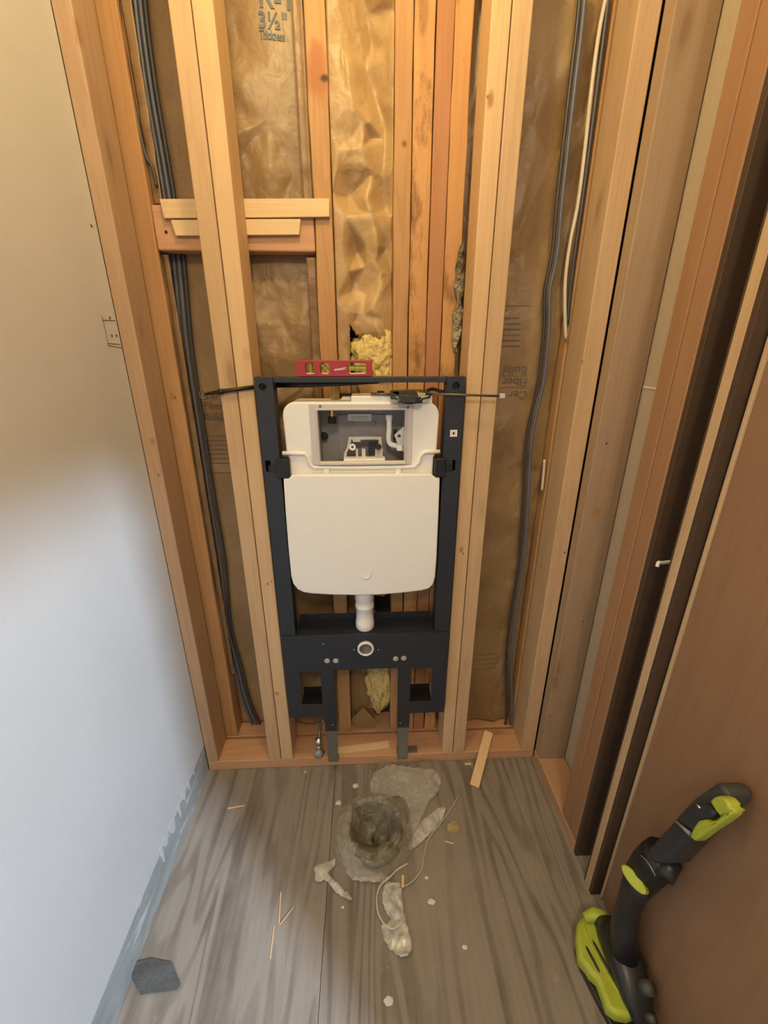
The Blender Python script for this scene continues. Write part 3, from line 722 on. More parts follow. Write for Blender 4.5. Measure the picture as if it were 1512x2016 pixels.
cable('electrical_cable', [onY(a, b_, 0.097) for a, b_ in ((1072, 905), (1070, 935), (1067, 965))], 0.0038, M['cablew'], 'short white cable end lower in the right bay')

# ------------------------------------------------------------------ TOILET CARRIER FRAME
FY0, FY1 = -0.020, 0.022
car = thing('toilet_carrier', 'dark navy steel in-wall toilet carrier frame standing between the doubled studs', 'toilet frame', (-0.008, 0.0, PT))
def P0(px, py, y=FY0): p = onY(px, py, y); return (p.x, p.z)
fx0, fx1, fi0, fi1 = -0.254, 0.238, -0.212, 0.194
ztop = 1.271; zcb1 = P0(720, 1247)[1]; zcb0 = P0(720, 1316)[1]; zbot = P0(600, 1410)[1]
hl = P0(517, 762); hr = P0(898, 760)
def add_to(bm, b2):
    me = bpy.data.meshes.new('t'); b2.to_mesh(me); bm.from_mesh(me); bpy.data.meshes.remove(me); b2.free()
def upright(x0, x1, hole, slot):
    bm = plate([rrect(x0, zcb0-0.002, x1, ztop, 0.002), circ(hole[0], hole[1], 0.0088), slot], FY0, FY0+0.003, 0.0008)
    add_to(bm, plate([rrect(x0, zcb0-0.002, x0+0.003, ztop)], FY0+0.003, FY1, 0)); add_to(bm, plate([rrect(x1-0.003, zcb0-0.002, x1, ztop)], FY0+0.003, FY1, 0))
    add_to(bm, plate([rrect(x0+0.003, zcb0, x1-0.003, ztop-0.003)], FY1-0.002, FY1, 0))
    return mk('upright', bm, M['frame'], car, car.location)
s0 = P0(524, 929) + P0(532, 907); s1 = P0(890, 927) + P0(897, 906)
upright(fx0, fi0, hl, [(s0[0], s0[1]), (s0[2], s0[1]), (s0[2], s0[3]), (s0[0], s0[3])])
upright(fi1, fx1, hr, [(s1[0], s1[1]), (s1[2], s1[1]), (s1[2], s1[3]), (s1[0], s1[3])])
bm = bmesh.new(); box(bm, (fi0+0.0003, FY0+0.002, ztop-0.013), (fi1-0.0003, FY0+0.032, ztop-0.0005), 0.0015); mk('top_bar', bm, M['frame'], car, car.location)
# the small hole rim insert, left upper hole
bm = bmesh.new(); lathe(bm, (hl[0], FY0+0.001, hl[1]), (0, 1, 0), [(0, 0.0088), (0.008, 0.0088), (0.008, 0.004), (0.002, 0.004)], 20); mk('hole_bushing', bm, M['black'], car, car.location)
bm = bmesh.new(); lathe(bm, (hr[0], FY0+0.001, hr[1]), (0, 1, 0), [(0, 0.0088), (0.012, 0.0086), (0.012, 0.0)], 20); mk('hole_bushing', bm, M['black'], car, car.location)
# lower mounting plate with two windows and the drain hole
def R4(a, b_): p, q = P0(*a), P0(*b_); return (p[0], q[1], q[0], p[1])
sock = P0(720, 1279, FY0-0.013); win = [rrect(*R4((590, 1322), (635, 1385)), 0.001), rrect(*R4((809, 1315), (848, 1379)), 0.001)]
lgx = (P0(641, 1430)[0], P0(663, 1430)[0], P0(783, 1430)[0], P0(805, 1430)[0])
cx0 = P0(664, 1350)[0]; cx1 = P0(783, 1350)[0]; zleg = P0(650, 1438)[1]
outl = [(fx0, zcb1), (fx0, zbot), (lgx[0]-0.001, zbot), (lgx[0]-0.001, zleg), (lgx[1]+0.001, zleg), (lgx[1]+0.001, zcb0), (lgx[2]-0.001, zcb0), (lgx[2]-0.001, zleg+0.004), (lgx[3]+0.001, zleg+0.004), (lgx[3]+0.001, zbot), (fx1, zbot), (fx1, zcb1)]
bm = plate([outl, circ(sock[0], sock[1], 0.0195)]+win, FY0-0.0035, FY0-0.0003, 0.0008)
mk('mounting_plate', bm, M['frame'], car, car.location)
bm = bmesh.new(); box(bm, (fi0+0.0005, FY0, zcb1-0.003), (fi1-0.0005, 0.060, zcb1), 0.0006); box(bm, (fi0+0.0005, 0.056, zcb1-0.0032), (fi1-0.0005, 0.060, zcb1+0.018), 0.0006)
mk('cross_channel', bm, M['frame'], car, car.location)
for w, k in ((win[0], 0), (win[1], 1)):                     # pocket boxes behind the windows
    xa = min(p[0] for p in w)-0.003; xb = max(p[0] for p in w)+0.003; za = min(p[1] for p in w)-0.003
    bm = bmesh.new(); box(bm, (xa, FY0, za-0.001), (xb, 0.035, za+0.002)); box(bm, (xa, 0.032, za+0.002), (xb, 0.035, za+0.020)); mk('pocket_shelf', bm, M['black'], car, car.location)
for a, b_ in ((lgx[0], lgx[1]), (lgx[2], lgx[3])):
    bm = bmesh.new(); box(bm, (a, FY0, zleg+0.002), (b_, FY0+0.030, zcb0-0.003), 0.0015); leg = mk('leg', bm, M['frame'], car, car.location)
    bm = bmesh.new(); box(bm, (a+0.001, FY0+0.0022, PT+0.0012), (b_-0.001, FY0+0.0052, zleg+0.022), 0.0008)
    side = 1 if a > 0 else -1
    box(bm, (a+0.001, FY0+0.0022, PT+0.0004), (b_-0.001, FY0+0.052, PT+0.0034), 0.0008)
    fb = mk('foot_bracket', bm, M['bracket'], car, car.location); fb['label'] = 'grey steel foot bracket'
bm = bmesh.new(); xa = lgx[3]; box(bm, (xa-0.001, 0.004, PT+0.0004), (xa+0.036, 0.030, PT+0.0036), 0.0012); cyl(bm, (xa+0.018, 0.016, PT+0.003), (xa+0.018, 0.016, PT+0.0075), 0.007, seg=6); ft = mk('foot_tab', bm, M['bracket'], car, car.location); ft['label'] = 'grey foot tab with bolt'
for a, b_ in ((644, 1301), (661, 1301), (779, 1297), (795, 1296)):
    p = P0(a, b_, FY0-0.005); bm = bmesh.new()
    lathe(bm, (p[0], FY0-0.0036, p[1]), (0, -1, 0), [(0, 0.0), (0, 0.0083), (0.0018, 0.0083), (0.0018, 0.0052), (0.0045, 0.0048), (0.0045, 0.0022), (0.003, 0.0)], 24)
    mk('anchor_bolt', bm, M['zinc'], car, car.location)
for a, b_ in ((636, 1268), (697, 1279), (745, 1279), (635, 1420), (655, 1427), (788, 1424)):
    p = P0(a, b_, FY0-0.004); bm = bmesh.new(); lathe(bm, (p[0], FY0-0.0036, p[1]), (0, -1, 0), [(0, 0.0022), (0.0012, 0.0018), (0.0016, 0.0)], 12); mk('rivet', bm, M['zinc'], car, car.location)
bm = bmesh.new(); lathe(bm, (sock[0], FY0+0.03, sock[1]), (0, -1, 0), [(0, 0.0175), (0.034, 0.0175), (0.034, 0.0245), (0.041, 0.0245), (0.0435, 0.0230), (0.0435, 0.0190), (0.030, 0.0175), (0.010, 0.017)], 40)
sk = mk('drain_socket', bm, M['pipe'], car, car.location, True); sk['label'] = 'white drain socket'
bm = bmesh.new(); lathe(bm, (sock[0], FY0-0.011, sock[1]), (0, 1, 0), [(0, 0.0188), (0.003, 0.0150), (0.012, 0.0150), (0.012, 0.0)], 32); mk('seal', bm, M['seal'], sk, sk.location, True)
# sticker with black mark
p = P0(893, 853); bm = bmesh.new(); box(bm, (p[0]-0.0088, FY0-0.0007, p[1]-0.0085), (p[0]+0.0088, FY0-0.0001, p[1]+0.0085)); st = mk('sticker', bm, M['sticker'], car, car.location)
bm = plate([[(p[0]-0.0032, p[1]+0.0038), (p[0]-0.001, p[1]+0.0022), (p[0]+0.001, p[1]+0.0022), (p[0]+0.0032, p[1]+0.0038), (p[0]+0.002, p[1]-0.0015), (p[0], p[1]-0.004), (p[0]-0.002, p[1]-0.0015)]], FY0-0.0012, FY0-0.0007); mk('sticker_mark', bm, M['black'], st, st.location)
# side clips holding the tank
for s, (a, b_, c, d) in ((-1, (547, 938, 571, 900)), (1, (853, 936, 876, 899))):
    lo, hi = P0(a, b_, -0.01), P0(c, d, -0.01)
    bm = plate([rrect(lo[0], lo[1], hi[0], hi[1], (0.006, 0.006, 0.006, 0.006))], -0.030, -0.004, 0.002)
    x = lo[0] if s < 0 else hi[0]
    add_to(bm, plate([rrect(min(x, x+s*0.018), (lo[1]+hi[1])/2-0.010, max(x, x+s*0.018), (lo[1]+hi[1])/2+0.008)], FY0-0.003, FY0-0.0002, 0.0005))
    mk('tank_clip', bm, M['black'], car, car.location)

# ------------------------------------------------------------------ CISTERN (the tank held by the frame)
TY = -0.012     # front face of the shell
tk = thing('toilet_tank', 'white plastic concealed toilet tank held in the navy frame', 'toilet tank', (-0.008, 0.03, 0.68))
def PT_(px, py, y=TY): p = onY(px, py, y); return (p.x, p.z)
def L2(pts, y=TY): return [PT_(a, b_, y) for a, b_ in pts]
tl = PT_(554, 791.5); tr = PT_(866, 791.5); yb = PT_(700, 943)[1]; ysh = PT_(556, 893)[1]
op = R4((625, 808), (798, 911)); opn = (PT_(625, 808)[0], PT_(630, 911)[1], PT_(798, 808)[0], PT_(630, 807.5)[1])
nx0 = PT_(572, 940)[0]; nx1 = PT_(852, 940)[0]
def arc(cx, cz, r, a0, a1, n=8): return [(cx+r*math.cos(a0+(a1-a0)*k/n), cz+r*math.sin(a0+(a1-a0)*k/n)) for k in range(n+1)]
rc = 0.032
outer = [(nx0, yb), (nx1, yb), (nx1, ysh-0.012), (tr[0]-0.002, ysh)] + arc(tr[0]-rc, tr[1]-rc, rc, 0, PI/2) + arc(tl[0]+rc, tl[1]-rc, rc, PI/2, PI) + [(tl[0]+0.002, ysh), (nx0, ysh-0.012)]
hole = rrect(opn[0], opn[1], opn[2], opn[3], 0.001)
bm = plate([outer, hole], TY, 0.008, 0.004)
back_ = [(p[0]*0.985, p[1]) for p in outer]
add_to(bm, plate([back_, rrect(opn[0]-0.006, opn[1]-0.030, opn[2]+0.006, opn[3]+0.006)], 0.0082, 0.076, 0.003))
sh = mk('tank_shell', bm, M['white'], tk, tk.location, False)
bm = plate([[(x*0.99-0.0001, z) for x, z in rrect(tl[0]+0.01, 0.70, tr[0]-0.012, yb-0.033, 0.03)]], 0.0, 0.075, 0.004)
mk('lower_tank', bm, M['white'], tk, tk.location)
# inner cavity
bm = bmesh.new(); x0, z0, x1, z1 = opn; yy = 0.070
for lo, hi in (((x0-0.003, yy, z0-0.064), (x1+0.003, yy+0.003, z1+0.004)), ((x0-0.0035, TY+0.006, z0-0.063), (x0-0.0005, yy, z1+0.003)), ((x1+0.0005, TY+0.006, z0-0.063), (x1+0.0035, yy, z1+0.003)), ((x0, TY+0.006, z1+0.0005), (x1, yy, z1+0.003)), ((x0, TY+0.006, z0-0.063), (x1, yy, z0-0.060))): box(bm, lo, hi)
cav = mk('inner_cavity', bm, M['inner'], tk, tk.location)
# raised access frame round the opening
fo2 = rrect(PT_(608, 798)[0], PT_(608, 915)[1], PT_(812, 798)[0], PT_(608, 796)[1], 0.002)
af = mk('access_frame', plate([fo2, hole], TY-0.0045, TY-0.0002, 0.001), M['lav'], tk, tk.location)
b2 = rrect(opn[0]-0.005, opn[1]-0.005, opn[2]+0.003, opn[3]+0.005, 0.001)
mk('opening_rim', plate([b2, hole], TY-0.0085, TY-0.0047, 0.0012), M['lav'], tk, tk.location)
for a, b_ in ((630.5, 799.5), (803, 801)):
    p = PT_(a, b_); bm = bmesh.new(); lathe(bm, (p[0], TY-0.0046, p[1]), (0, -1, 0), [(0, 0.0034), (0.0018, 0.003), (0.0018, 0.0012), (0.0008, 0)], 16); mk('screw', bm, M['bracket'], tk, tk.location)
# top cap and small pieces on top
a = PT_(691, 792); b_ = PT_(852, 779)
mk('top_cap', (lambda q: (box(q, (a[0], TY+0.002, a[1]-0.004), (b_[0], 0.060, b_[1]), 0.003), q)[1])(bmesh.new()), M['white'], tk, tk.location)
a = PT_(671, 786)[0]; bm = bmesh.new(); box(bm, (a, 0.02, tl[1]+0.0005), (a+0.022, 0.05, tl[1]+0.007), 0.001); mk('top_tab', bm, M['white'], tk, tk.location)
a = PT_(647, 786)[0]; bm = bmesh.new()
cyl(bm, (a+0.012, 0.050, tl[1]), (a+0.012, 0.050, tl[1]+0.032), 0.012, seg=6); cyl(bm, (a+0.012, 0.050, tl[1]+0.030), (a+0.012, 0.050, tl[1]+0.044), 0.009)
ws = mk('water_inlet', bm, M['brass'], tk, tk.location); ws['label'] = 'brass water inlet'
# raised white rib that steps round the access frame
rib = [(556, 892), (600, 893), (607, 900), (609, 912), (618, 920), (680, 921), (760, 920), (815, 919), (825, 910), (828, 897), (836, 890), (866, 889)]
bm = bmesh.new(); tube(bm, [onY(px, py, TY-0.002) for px, py in rib], 0.0052, 10); mk('moulded_rib', bm, M['white'], tk, tk.location, True)
for px in (643, 784):
    p = PT_(px, 927); bm = bmesh.new(); box(bm, (p[0]-0.007, TY-0.006, p[1]-0.006), (p[0]+0.007, TY-0.0003, p[1]+0.008), 0.0015); mk('retaining_tab', bm, M['white'], tk, tk.location)
# foam front cover
FYc = -0.030
pts = [(557.8, 943), (570, 941), (575, 935.5), (718, 935), (850, 933.5), (855, 939.5), (866, 941), (863.5, 1020), (860, 1100), (857, 1137)]
crn = [(853, 1151), (845, 1159), (829, 1163.5), (790, 1168), (745, 1171.5), (702, 1172.5), (650, 1171.5), (612, 1169), (597, 1166.5), (586, 1161), (577, 1150), (573, 1135), (568, 1085), (562, 1010)]
bm = plate([L2(pts+crn, FYc)], FYc, TY-0.0135+0.0115+0.0015, 0.004)
fc = mk('foam_cover', bm, M['foam'], tk, tk.location)
p = PT_(720, 1131, FYc); bm = bmesh.new()
tube(bm, [Vector((p[0]+0.0125*math.cos(t), FYc-0.0006, p[1]+0.0115*math.sin(t))) for t in [math.radians(a) for a in range(-165, 75, 12)]], [0.0012+0.0014*math.sin(PI*k/19) for k in range(20)], 8)
tube(bm, [Vector((p[0]-0.012+0.0165*k/6, FYc-0.0001, p[1]-0.002-0.002*math.sin(k))) for k in range(7)], 0.0010, 8)
mk('embossed_emblem', bm, M['white'], fc, fc.location, True)
# inside the cistern
IY = 0.035
def IP(px, py, y=IY): p = onY(px, py, y); return p
p = IP(654, 823, 0.02); bm = bmesh.new(); cyl(bm, p+Vector((0, 0, 0.004)), p+Vector((0, 0, 0.024)), 0.0065); mk('inlet_stub', bm, M['brass'], tk, tk.location)
bm = bmesh.new(); cyl(bm, p+Vector((0, 0, -0.013)), p+Vector((0, 0, 0.004)), 0.0108, seg=8); mk('inlet_nut', bm, M['black'], tk, tk.location)
p = IP(637, 858, 0.060); bm = bmesh.new(); lathe(bm, p, (0.35, -1, 0), [(0, 0.006), (0, 0.0105), (0.008, 0.0105), (0.008, 0.006), (0, 0.006)], 24); cyl(bm, p+Vector((-0.014, 0.004, 0)), p+Vector((-0.003, 0, 0)), 0.0095, seg=12); mk('pipe_port', bm, M['black'], tk, tk.location)
a, c = IP(685, 829, 0.063), IP(731, 815, 0.063); lb = bx('printed_label', (a.x, 0.0630, a.z), (c.x, 0.0644, c.z), M['sticker'], tk)
bm = bmesh.new()
for k in range(3): box(bm, (a.x+0.008, 0.0624, a.z+0.003+0.004*k), (c.x-0.008, 0.0629, a.z+0.0042+0.004*k))
mk('label_lines', bm, M['inner'], tk, tk.location)
# fine ribs and raised panel on the back
bm = bmesh.new(); a, c = IP(668, 905, 0.066), IP(752, 816, 0.066); box(bm, (a.x, 0.0645, a.z), (c.x+0.012, 0.0698, c.z), 0.001)
for u in (0.25, 0.75): q = IP(668+90*u, 834, 0.063); box(bm, (q.x-0.003, 0.058, q.z-0.006), (q.x+0.003, 0.065, q.z+0.006), 0.001)
for px, py in ((682, 846), (730, 850), (678, 868)): q = IP(px, py, 0.063); box(bm, (q.x-0.004, 0.0630, q.z-0.002), (q.x+0.004, 0.065, q.z+0.002))
mk('back_panel', bm, M['inner'], tk, tk.location)
bm = bmesh.new(); tube(bm, smooth_path([IP(766, 818, 0.03), IP(766, 845, 0.03), IP(765, 864, 0.03), IP(769, 874, 0.028), IP(782, 878, 0.024)], 6), 0.0066, 14)
q = IP(766, 822, 0.03); cyl(bm, q-Vector((0, 0, 0.005)), q+Vector((0, 0, 0.007)), 0.0088, seg=8); mk('fill_tube', bm, M['pipe'], tk, tk.location, False)
bm = bmesh.new(); q = IP(778, 855, 0.045); box(bm, (q.x-0.005, 0.040, q.z-0.014), (q.x+0.004, 0.050, q.z+0.014), 0.002); mk('valve_lever', bm, M['black'], tk, tk.location)
q = IP(786, 858, 0.02); lp = L2([(776, 857), (786, 847), (797, 838), (797, 892), (790, 886), (783, 878), (780, 866)], 0.02)
bm = plate([lp, circ(q.x-0.0005, q.z, 0.0042)], 0.016, 0.030, 0.001); mk('fill_valve', bm, M['clearish'], tk, tk.location)
bm = bmesh.new(); q = IP(787, 880, 0.016); cyl(bm, q+Vector((0, 0, -0.008)), q+Vector((0, 0, 0.006)), 0.0085); mk('valve_cap', bm, M['pipe'], tk, tk.location)
# flush valve bracket
bo = L2([(676, 925), (677, 893), (683, 880), (687, 859), (751, 859), (752, 880), (754, 884), (752, 905), (752, 925)], 0.03)
bi = L2([(682, 920), (683, 890), (689, 880), (692, 865), (745, 865), (745, 920)], 0.03)
mk('flush_bracket', plate([bo, bi], 0.024, 0.040, 0.0012), M['clearish'], tk, tk.location)
bm = bmesh.new(); q = IP(694, 880, 0.022); lathe(bm, q, (0, -1, 0.2), [(0, 0.0035), (0, 0.0085), (0.008, 0.0085), (0.008, 0.0035), (0, 0.0035)], 20)
mk('valve_screw', bm, M['pipe'], tk, tk.location)
for px, w in ((703, 0.006), (716, 0.010), (742, 0.010)):
    bm = bmesh.new(); q = IP(px, 893, 0.030); box(bm, (q.x-w/2, 0.022, q.z-0.014), (q.x+w/2, 0.036, q.z+0.014), 0.001); mk('flush_valve', bm, M['clearish'], tk, tk.location)
bm = bmesh.new()
q = IP(702, 867, 0.03); box(bm, (q.x-0.010, 0.024, q.z-0.003), (q.x+0.010, 0.036, q.z+0.004), 0.001)
mk('flush_cap', bm, M['clearish'], tk, tk.location)
bm = bmesh.new(); q = IP(734, 872, 0.024); box(bm, (q.x-0.011, 0.018, q.z-0.009), (q.x+0.010, 0.032, q.z+0.008), 0.001); q = IP(730, 887, 0.024); box(bm, (q.x-0.005, 0.018, q.z-0.010), (q.x+0.004, 0.030, q.z+0.004), 0.001)
q = IP(745, 880, 0.010); lathe(bm, q, (0, -1, 0.2), [(0, 0), (0, 0.0078), (0.008, 0.0078), (0.008, 0.0055), (0.002, 0.0055), (0.002, 0)], 20); mk('flush_actuator', bm, M['black'], tk, tk.location)
a = IP(677, 911, 0.0); bm = bmesh.new(); box(bm, (a.x, -0.002, opn[1]+0.0003), (a.x+0.105, 0.030, opn[1]+0.006), 0.0015); mk('front_ledge', bm, M['white'], tk, tk.location)
# flush pipe : short coupled white pipe between tank and cross plate
cx = PT_(718, 1200)[0]; zc0 = onY(718, 1246, 0.02).z+0.006; cy = 0.008
bm = bmesh.new(); lathe(bm, (cx, cy, zcb1+0.001), (0, 0, 1), [(0, 0), (0, 0.024), (0.006, 0.0275), (0.026, 0.0275), (0.029, 0.0255), (0.072, 0.0255), (0.074, 0.0275), (0.082, 0.0275), (0.084, 0.026), (0.100, 0.026), (0.102, 0.0280), (0.170, 0.0280)], 36)
fp = mk('flush_pipe', bm, M['pipe'], tk, tk.location, True)

# ------------------------------------------------------------------ BAR CLAMP / PULLER across the frame
RY = -0.0285
clp = thing('ratchet_tie', 'dark rod with ring and clamp body stretched across the toilet frame', 'clamp', onY(806, 786, RY))
bm = bmesh.new(); tube(bm, [onY(403, 776, -0.008), onY(440, 770, -0.006), onY(500, 762, -0.0045)], [0.0030, 0.0048, 0.0045], 12); tube(bm, [onY(430, 772, -0.007), onY(440, 770.5, -0.0065)], 0.0062, 12)
mk('left_rod', bm, M['rod'], clp, clp.location, True)
bm = bmesh.new(); rc_ = onY(401, 777, -0.008); tube(bm, [rc_+Vector((0.0085*math.cos(t), 0, 0.0095*math.sin(t))) for t in [2*PI*k/24 for k in range(24)]], 0.0022, 8, closed=True); mk('end_ring', bm, M['rod2'], clp, clp.location, True)
bm = bmesh.new(); tube(bm, [onY(542, 757.5, 0.022), onY(600, 757.5, 0.021), onY(680, 755.5, 0.020), onY(748, 752, 0.020)], [0.0068, 0.0066, 0.0050, 0.0035], 12); mk('middle_rod', bm, M['rod'], clp, clp.location, True)
bm = bmesh.new(); tube(bm, [onY(838, 775, RY+0.002), onY(915, 777.5, RY), onY(988, 780, RY)], 0.0028, 10); tube(bm, [onY(730, 775, -0.012), onY(780, 777, -0.014)], 0.0032, 8)
mk('right_rod', bm, M['rod2'], clp, clp.location, True)
bm = bmesh.new(); q = onY(989, 779, RY); box(bm, (q.x-0.007, q.y-0.004, q.z-0.006), (q.x+0.006, q.y+0.004, q.z+0.005), 0.0015); e = mk('rod_tip', bm, M['lav'], clp, clp.location); e['label'] = 'pale worn rod tip'
bo = L2([(768, 769), (800, 767), (830, 767), (850, 774), (846, 783), (832, 786), (830, 793), (805, 795), (784, 792), (782, 786), (769, 785)], RY)
bi1 = L2([(786, 771), (795, 770.5), (795, 776), (786, 776)], RY); bi2 = L2([(799, 771), (818, 771), (820, 776), (799, 777)], RY)
bm = plate([bo, bi1, bi2], RY-0.010, RY+0.008, 0.0018); mk('clamp_body', bm, M['clamp'], clp, clp.location)
bi3 = L2([(782, 776), (822, 777), (822, 792), (786, 791)], RY); bm = plate([bi3], RY-0.016, RY-0.0102, 0.0018); mk('lever', bm, M['clamp'], clp, clp.location)
q = onY(822, 785, RY); bm = bmesh.new(); box(bm, (q.x-0.006, RY-0.018, q.z-0.007), (q.x+0.006, RY-0.0105, q.z+0.006), 0.001); mk('release_button', bm, M['black'], clp, clp.location)
bm = bmesh.new(); tube(bm, smooth_path([onY(838, 770, RY+0.006), onY(852, 766, 0.0), onY(870, 771, 0.008), onY(882, 769, 0.020)], 6), 0.0042, 8); mk('hook', bm, M['clamp'], clp, clp.location, True)
p = P0(745, 772, 0.04); bm = bmesh.new(); box(bm, (p[0]-0.003, 0.030, p[1]-0.005), (p[0]+0.014, 0.048, p[1]+0.003), 0.001); mk('strap_end', bm, M['black'], clp, clp.location)

# ------------------------------------------------------------------ TORPEDO LEVEL
lv = thing('spirit_level', 'small red torpedo level with three vials lying on the frame top', 'level', (-0.07, -0.004, ztop))
ly0, ly1 = -0.016, 0.006
a, c = onY(583, 741, ly0), onY(733, 709, ly0)
lz1 = c.z
def lx(px): return onY(px, 725, ly0).x
w1 = rrect(lx(601), ztop+0.0065, lx(620), lz1-0.006, 0.005); w2 = rrect(lx(630), ztop+0.0065, lx(649), lz1-0.006, 0.007); w3 = rrect(lx(686), ztop+0.0065, lx(721), lz1-0.006, 0.005)
bm = plate([rrect(a.x, ztop+0.0003, c.x, lz1, (0.008, 0.001, 0.001, 0.010)), w1, w2, w3], ly0, ly1, 0.0012)
mk('level_body', bm, M['levelred'], lv, lv.location)
for w, ax in ((w1, 'z'), (w2, 'd'), (w3, 'x')):
    xa, xb = min(p[0] for p in w), max(p[0] for p in w); za, zb = min(p[1] for p in w), max(p[1] for p in w); cxx, cz = (xa+xb)/2, (za+zb)/2
    bm = bmesh.new(); y = -0.006
    d = {'z': Vector((0, 0, (zb-za)/2+0.0005)), 'x': Vector(((xb-xa)/2+0.0005, 0, 0)), 'd': Vector(((xb-xa)/2.6, 0, -(zb-za)/2.6))}[ax]
    cyl(bm, Vector((cxx, y, cz))-d, Vector((cxx, y, cz))+d, 0.0062 if ax == 'x' else 0.0052, seg=18)
    vl = mk('vial', bm, M['vial'], lv, lv.location, False)
    bm = bmesh.new()
    for t in (-0.3, 0.3): cc = Vector((cxx, y, cz))+d*t; cyl(bm, cc-d.normalized()*0.0003, cc+d.normalized()*0.0003, 0.0066 if ax == 'x' else 0.0056, seg=18)
    mk('vial_line', bm, M['black'], lv, lv.location)
    bm = bmesh.new(); box(bm, (xa+0.001, ly0+0.002, za-0.0002), (xb-0.001, ly1-0.002, za+0.0016), 0.0003); mk('window_lip', bm, M['sticker'], lv, lv.location)
# pale script mark, unreadable in the photograph
bm = bmesh.new(); z0 = ztop+0.0145; xa, xb = lx(658), lx(681)
tube(bm, [Vector((xa+(xb-xa)*k/40, ly0-0.0002, z0+0.0030*abs(math.sin(k*0.62))*(0.5+0.5*k/40)+0.003*k/40)) for k in range(41)], 0.0007, 6)
tube(bm, [Vector((xa, ly0-0.0002, z0-0.001)), Vector(((xa+xb)/2, ly0-0.0002, z0+0.0005)), Vector((xb, ly0-0.0002, z0+0.002))], 0.0006, 6)
mk('script_mark', bm, M['sticker'], lv, lv.location, True)

# ------------------------------------------------------------------ STOP VALVE on the plate
q = onY(629, 1470, -0.004)
vx, vy = onY(628, 1480, 0.0).x, 0.018
vv = thing('stop_valve', 'chrome water stop valve standing on the sole plate left of the frame foot', 'valve', (vx, vy, PT))
bm = bmesh.new(); cyl(bm, (vx, vy, PT+0.0005), (vx, vy, PT+0.0030), 0.017, 0.013); mk('escutcheon', bm, M['bracket'], vv, vv.location)
bm = bmesh.new(); lathe(bm, (vx, vy, PT+0.001), (0, 0, 1), [(0, 0.009), (0.024, 0.009), (0.025, 0.0115), (0.036, 0.0115), (0.038, 0.008), (0.042, 0.008), (0.045, 0.012), (0.056, 0.0145), (0.064, 0.012), (0.070, 0.0)], 24)
mk('valve_body', bm, M['chrome'], vv, vv.location, True)
bm = bmesh.new(); lathe(bm, (vx-0.001, vy-0.008, PT+0.020), (0, -1, 0.35), [(0, 0.005), (0.008, 0.006), (0.010, 0.0145), (0.020, 0.0155), (0.025, 0.011), (0.026, 0.0)], 20)
mk('handle', bm, M['lav2'], vv, vv.location, True)
bm = bmesh.new(); tube(bm, smooth_path([(vx, vy, PT+0.060), (vx+0.001, vy+0.02, PT+0.080), (vx+0.002, vy+0.05, PT+0.088)], 6), 0.005, 10); mk('supply_line', bm, M['bracket'], vv, vv.location, True)

# shim on the plate and scrap sticks
a, c = onZ(661, 1478, PT+0.004), onZ(768, 1466, PT+0.004)
bm = bmesh.new(); ang = math.atan2(c.y-a.y, c.x-a.x); m4 = Matrix.Translation((a+c)/2) @ Matrix.Rotation(ang+0.02, 4, 'Z'); box(bm, (-0.092, -0.012, -0.0035), (0.092, 0.013, 0.0035), 0.0008, m4)
tag(mk('wood_shim', bm, M['shim'], None, (a+c)/2), 'pale shim lying on the sole plate between the frame feet', 'shim')
def board_between(p, q, w, t, mat, name, label, cat, roll=0.0):
    d = (q-p); m = Matrix.Translation((p+q)/2) @ d.to_track_quat('Y', 'Z').to_matrix().to_4x4() @ Matrix.Rotation(roll, 4, 'Y')
    bm = bmesh.new(); box(bm, (-w/2, -d.length/2, -t/2), (w/2, d.length/2, t/2), min(w, t)*0.12, m)
    return tag(mk(name, bm, mat, None, (p+q)/2), label, cat)
p1 = onZ(962, 1443, PT+0.006); p2 = onZ(934, 1548, 0.004)
p2.z = 0.004; edge_z = PT+0.005
t_ = (0-p2.y)/(p1.y-p2.y); p1.z = p2.z + (edge_z+0.003-p2.z)/t_
pp1 = onY(962, 1443, 0.0); 
# pick the top end on the sight line so that the stick rests on the plate edge
for _ in range(20):
    d = ray(962, 1441); t = (p1.z-CAMP.z)/d.z; p1 = CAMP+d*t; t_ = (0-p2.y)/(p1.y-p2.y); p1 = Vector((p1.x, p1.y, p2.z+(edge_z+0.001-p2.z)/t_))
board_between(p2, p1, 0.030, 0.006, M['stick'], 'wood_strip', 'pale wood strip leaning from the floor onto the sole plate', 'wood scrap')

# ------------------------------------------------------------------ DOOR in the right wall
struct(bx('shade_board', (XR+0.001, -0.3085, 0.0), (XR+0.088, -0.2970, 2.055), M['jamb_and_shade'], None, 0.001))  # added dark board, puts the trimmer stud's shade into colour
# jamb : pale raw edge towards the room, dark strip on the inside face
jb = bx('trim_3', (XR-0.002, -0.3875, 0.0), (XR+0.088, -0.3675, 2.055), M['jambw'], None, 0.001); struct(jb)
dj = bx('trim_4', (XR-0.0015, -0.3985, 0.0), (XR+0.033, -0.3880, 2.045), M['jamb_and_shade'], None, 0.001); struct(dj)
gl = bx('trim_5', (XR-0.0015, -0.3672, 0.0), (XR+0.030, -0.3625, 2.055), M['jamb_and_shade'], None, 0.001); struct(gl)
dr = bpy.data.objects.new('door_1', None); COL.objects.link(dr); dr.location = (XR+0.05, -0.80, 0); struct(dr)
bx('door_slab', (XR+0.022, -1.18, 0.008), (XR+0.057, -0.4120, 2.04), M['door'], dr, 0.002)
bx('edge_strip', (XR+0.018, -0.4118, 0.008), (XR+0.050, -0.4050, 2.04), M['jambw'], dr, 0.001)
struct(bx('trim_6', (XR, -1.2195, 0.0), (XR+0.088, -1.1850, 2.055), M['jambw'], None, 0.001))
p = onX(1303, 1108, XR+0.02)
